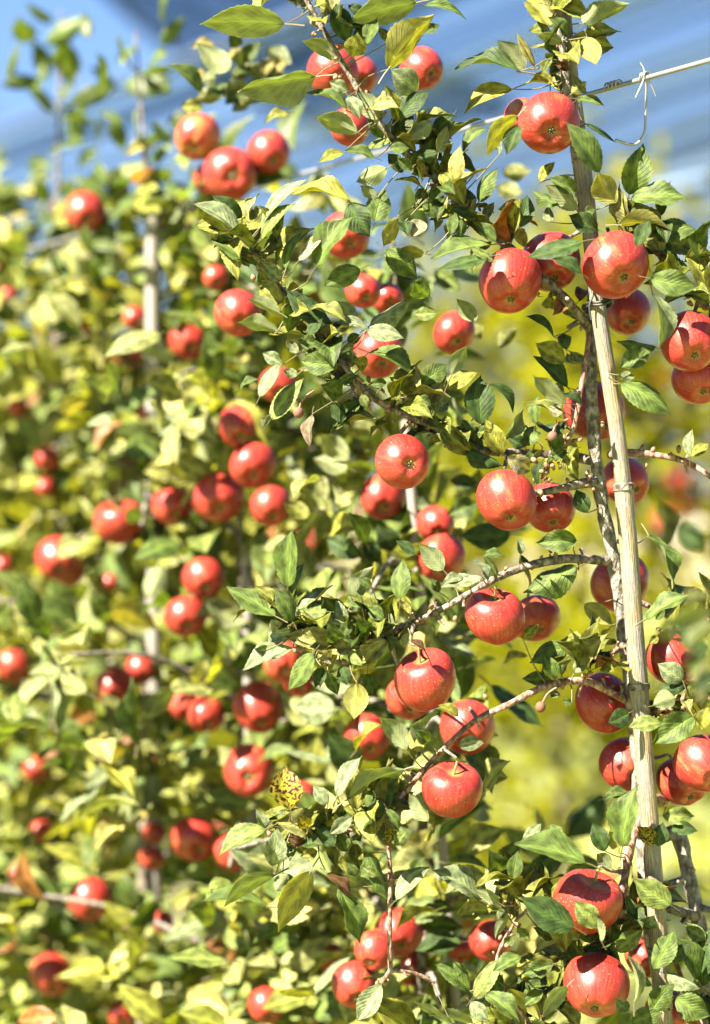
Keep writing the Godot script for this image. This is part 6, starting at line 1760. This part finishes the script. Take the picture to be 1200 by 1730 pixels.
	for entry in paths:
		var path: PackedVector3Array = entry[0]
		for i in range(3, path.size()):
			var w: Vector3 = path[i] + near_tree.position
			if not in_frame(w, 1.15):
				continue
			var bare: bool = float(i) / path.size() < float(entry[2])
			if rng.randf() < (0.12 if bare else 0.5):
				for k in rng.randi_range(1, 3):
					var at: Vector3 = path[i] + Vector3(rng.randfn(), rng.randfn(), rng.randfn()) * 0.007
					buds.append_from(bud, 0, Transform3D(Basis.from_euler(Vector3(rng.randf() * 3.0, rng.randf() * 3.0, 0)).scaled_local(Vector3(0.004, 0.007, 0.004) * rng.randf_range(0.8, 1.6)), at))
			if bare or rng.randf() < 0.42:
				continue
			var out := Vector3(rng.randfn(), absf(rng.randfn()) * 0.7, rng.randfn()).normalized()
			for k in rng.randi_range(2, 4):
				var p := w + out * rng.randf_range(0.004, 0.03) + Vector3(rng.randfn(), rng.randfn(), rng.randfn()) * 0.008
				var xf := random_leaf(p, (out + Vector3(rng.randfn(), rng.randfn(), rng.randfn()) * 0.5).normalized(), 0.028, 0.066)
				var mid := xf.origin + xf.basis.x * 0.6
				if hides_fruit(mid, 0.008) or hides_fruit(xf.origin, 0.004) or hides_fruit(xf.origin + xf.basis.x, 0.004):
					continue
				if leaf_count < 300 and rng.randf() < 0.3:
					leaf_part(near_tree, xf, ["t", "l", "d", "u", "y", "p"][rng.randi() % 6])
				else:
					spare.append(xf)
					spare_tint.append(tint())
	twig_tool.index()
	var tw := part("fine_twigs", twig_tool.commit(), mats["petiole"], near_tree)
	tw.set_meta("kind", "stuff")
	var bd := part("spur_buds", buds.commit(), mats["bud"], near_tree)
	bd.set_meta("kind", "stuff")
	foliage_part("foliage", near_tree, spare, spare_tint, leaf_fine[3], mats["plain_fine"])
	# dried fruitlet and bare fruit stalks left hanging
	var fr := SphereMesh.new()
	fr.radius = 0.006
	fr.height = 0.013
	for p in [Vector3(-0.065, 1.807, -2.294), Vector3(0.215, 1.467, -2.317), Vector3(0.229, 1.780, -2.305)]:
		part("dried_fruitlet", fr, mats["mummy"], near_tree, Transform3D(Basis.IDENTITY, p - near_tree.position))
	for q in [[Vector3(-0.065, 1.809, -2.293), Vector3(-0.060, 1.822, -2.293), Vector3(-0.048, 1.833, -2.302)], [Vector3(0.215, 1.467, -2.317), Vector3(0.223, 1.482, -2.317), Vector3(0.238, 1.490, -2.331)], [Vector3(0.229, 1.782, -2.305), Vector3(0.233, 1.793, -2.304), Vector3(0.248, 1.801, -2.314)]]:
		var loc := []
		for p in q:
			loc.append(p - near_tree.position)
		part("fruit_stalk", tube_mesh(loc, 0.0012, 0.0016, 6, 5), mats["red_bark"], near_tree)


# ---------------------------------------------------------------- stakes, wire, ties
func trellis() -> void:
	var pts: Array = [Vector3(0.241, 2.334, -2.307), Vector3(0.248, 2.251, -2.311), Vector3(0.261, 2.151, -2.315), Vector3(0.271, 2.064, -2.318), Vector3(0.285, 1.933, -2.324), Vector3(0.308, 1.780, -2.330), Vector3(0.319, 1.669, -2.334), Vector3(0.328, 1.545, -2.339), Vector3(0.340, 1.393, -2.345), Vector3(0.351, 1.254, -2.351), Vector3(0.361, 1.116, -2.356), Vector3(0.364, 1.053, -2.359), Vector3(0.437, -0.100, -2.401)]
	var foot: Vector3 = pts[pts.size() - 1]
	var stake := thing("bamboo_stake", foot, "weathered bamboo stake leaning along the trunk of the sharp tree", "stake")
	var path := smooth_path(pts, 8)
	var joints := [0, 20, 44, 59, 76, path.size() - 1]
	for k in joints.size() - 1:
		var piece := PackedVector3Array()
		for i in range(joints[k], joints[k + 1] + 1):
			piece.append(path[i] - foot)
		var st := tool()
		var wide := lerpf(0.0078, 0.0108, clampf(k / 2.0, 0, 1))
		tube(st, piece, func(t: float) -> float: return wide * (1.0 + 0.05 * pow(absf(2.0 * t - 1.0), 6.0)), 20, 0.025, 50 + k)
		st.index()
		part("cane_segment", st.commit(), mats["cane"], stake)
		if k > 0:
			var c: Vector3 = path[joints[k]] - foot
			var d: Vector3 = (path[joints[k] + 1] - path[joints[k] - 1]).normalized()
			part("cane_joint", tube_mesh([c - d * 0.0035, c - d * 0.001, c + d * 0.001, c + d * 0.0035], 0.0131, 0.0129, 20, 3, 0.05, k), mats["bark"], stake)
	# black tie round stake and trunk
	var mid: Vector3 = Vector3(0.286, 1.939, -2.336)
	var tie := thing("rubber_tie", mid, "black rubber tie looped round stake and trunk under the largest apple", "tie")
	for k in 2:
		var loop := []
		for i in 25:
			var a := TAU * i / 24.0
			loop.append(Vector3(0.016 * cos(a) + 0.001 * k, 0.004 * cos(a) - 0.003 * k + 0.002 * sin(3.0 * a), 0.03 * sin(a)))
		part("loop", tube_mesh(loop, 0.0018, 0.0018, 7, 2), mats["rubber"], tie)
	part("loose_end", tube_mesh([Vector3(-0.014, 0.026, 0.018), Vector3(-0.009, 0.008, 0.026), Vector3(-0.013, -0.006, 0.026), Vector3(-0.011, -0.022, 0.024)], 0.0016, 0.0012, 7, 5), mats["rubber"], tie)
	# the trellis wire, level, along the whole row
	var a0: Vector3 = Vector3(0.398, 2.198, -2.213)
	var a := a0 - ROW_DIR * 1.5
	var b := a0 + ROW_DIR * 6.0
	var wire := part("trellis_wire", tube_mesh([a, a.lerp(b, 0.35) + Vector3(0, -0.003, 0), b], 0.0029, 0.0029, 10, 24), mats["wire"], self)
	tagged(wire, "grey steel trellis wire running level along the tree row", "wire")
	var knot: Vector3 = Vector3(0.318, 2.191, -2.278)
	knot = a0 + ROW_DIR * (knot - a0).dot(ROW_DIR)
	var clip := thing("wire_tie", knot, "twisted wire tie with long hooked tail hanging from the trellis wire", "wire tie")
	var coil := []
	for i in 49:
		var g := TAU * 3.0 * i / 48.0
		coil.append(ROW_DIR * (0.0016 * (i / 8.0) - 0.005) + (ROW_SIDE * cos(g) + Vector3.UP * sin(g)) * 0.0046)
	part("coil", tube_mesh(coil, 0.0012, 0.0012, 6, 1), mats["wire"], clip)
	part("tail", tube_mesh([Vector3(0, -0.003, 0.004), Vector3(0.320, 2.180, -2.279) - Vector3(0.318, 2.191, -2.278), Vector3(0.319, 2.142, -2.280) - Vector3(0.318, 2.191, -2.278), Vector3(0.317, 2.124, -2.281) - Vector3(0.318, 2.191, -2.278), Vector3(0.306, 2.112, -2.281) - Vector3(0.318, 2.191, -2.278), Vector3(0.283, 2.115, -2.271) - Vector3(0.318, 2.191, -2.278)], 0.0014, 0.0017, 7, 7), mats["wire"], clip)
	for e in [Vector3(0.313, 2.207, -2.277), Vector3(0.306, 2.164, -2.269), Vector3(0.331, 2.168, -2.279)]:
		part("whisker", tube_mesh([Vector3(0, 0, 0.004), (e - Vector3(0.318, 2.191, -2.278)) * 0.5 + Vector3(0.001, 0.001, 0.002), e - Vector3(0.318, 2.191, -2.278)], 0.0012, 0.0008, 6, 4), mats["wire"], clip)
	var wrap_at: Vector3 = Vector3(0.279, 2.187, -2.313)
	wrap_at = a0 + ROW_DIR * (wrap_at - a0).dot(ROW_DIR)
	var wrap := thing("wire_wrap", wrap_at, "short wire end wound round the trellis wire right beside the trunk", "wire wrap")
	var turns := []
	for i in 41:
		var g := TAU * 4.0 * i / 40.0
		turns.append(ROW_DIR * (0.0006 * i - 0.012) + (ROW_SIDE * cos(g) + Vector3.UP * sin(g)) * 0.0042)
	part("winding", tube_mesh(turns, 0.0014, 0.0014, 6, 1), mats["wire"], wrap)
	# pale stakes of the next trees
	var k2 := 0
	for s in [[Vector3(-0.318, 2.205, -3.108), 0.0125, "tall white stake, its top level with the trellis wire"], [Vector3(0.067, 1.819, -2.623), 0.0072, "pale stake piece showing under the hanging dark red apple"], [Vector3(-0.158, 1.660, -2.900), 0.009, "pale thin stake among the leaves right of the touching pair"]]:
		var top: Vector3 = s[0]
		var ft := Vector3(top.x + [0.0, 0.17, 0.03][k2], -0.1, top.z - 0.16)
		var st2 := thing("stake", ft, s[2], "stake", "pale stakes of the neighbour trees")
		part("pole", tube_mesh([Vector3.ZERO, (top - ft) * 0.5, top - ft], s[1], s[1] * 0.95, 14, 3), mats["cane_pale"], st2)
		part("end_cap", tube_mesh([top - ft, top - ft + Vector3(0, 0.006, 0)], s[1] * 1.04, s[1], 14, 2), mats["cane"], st2)
		k2 += 1
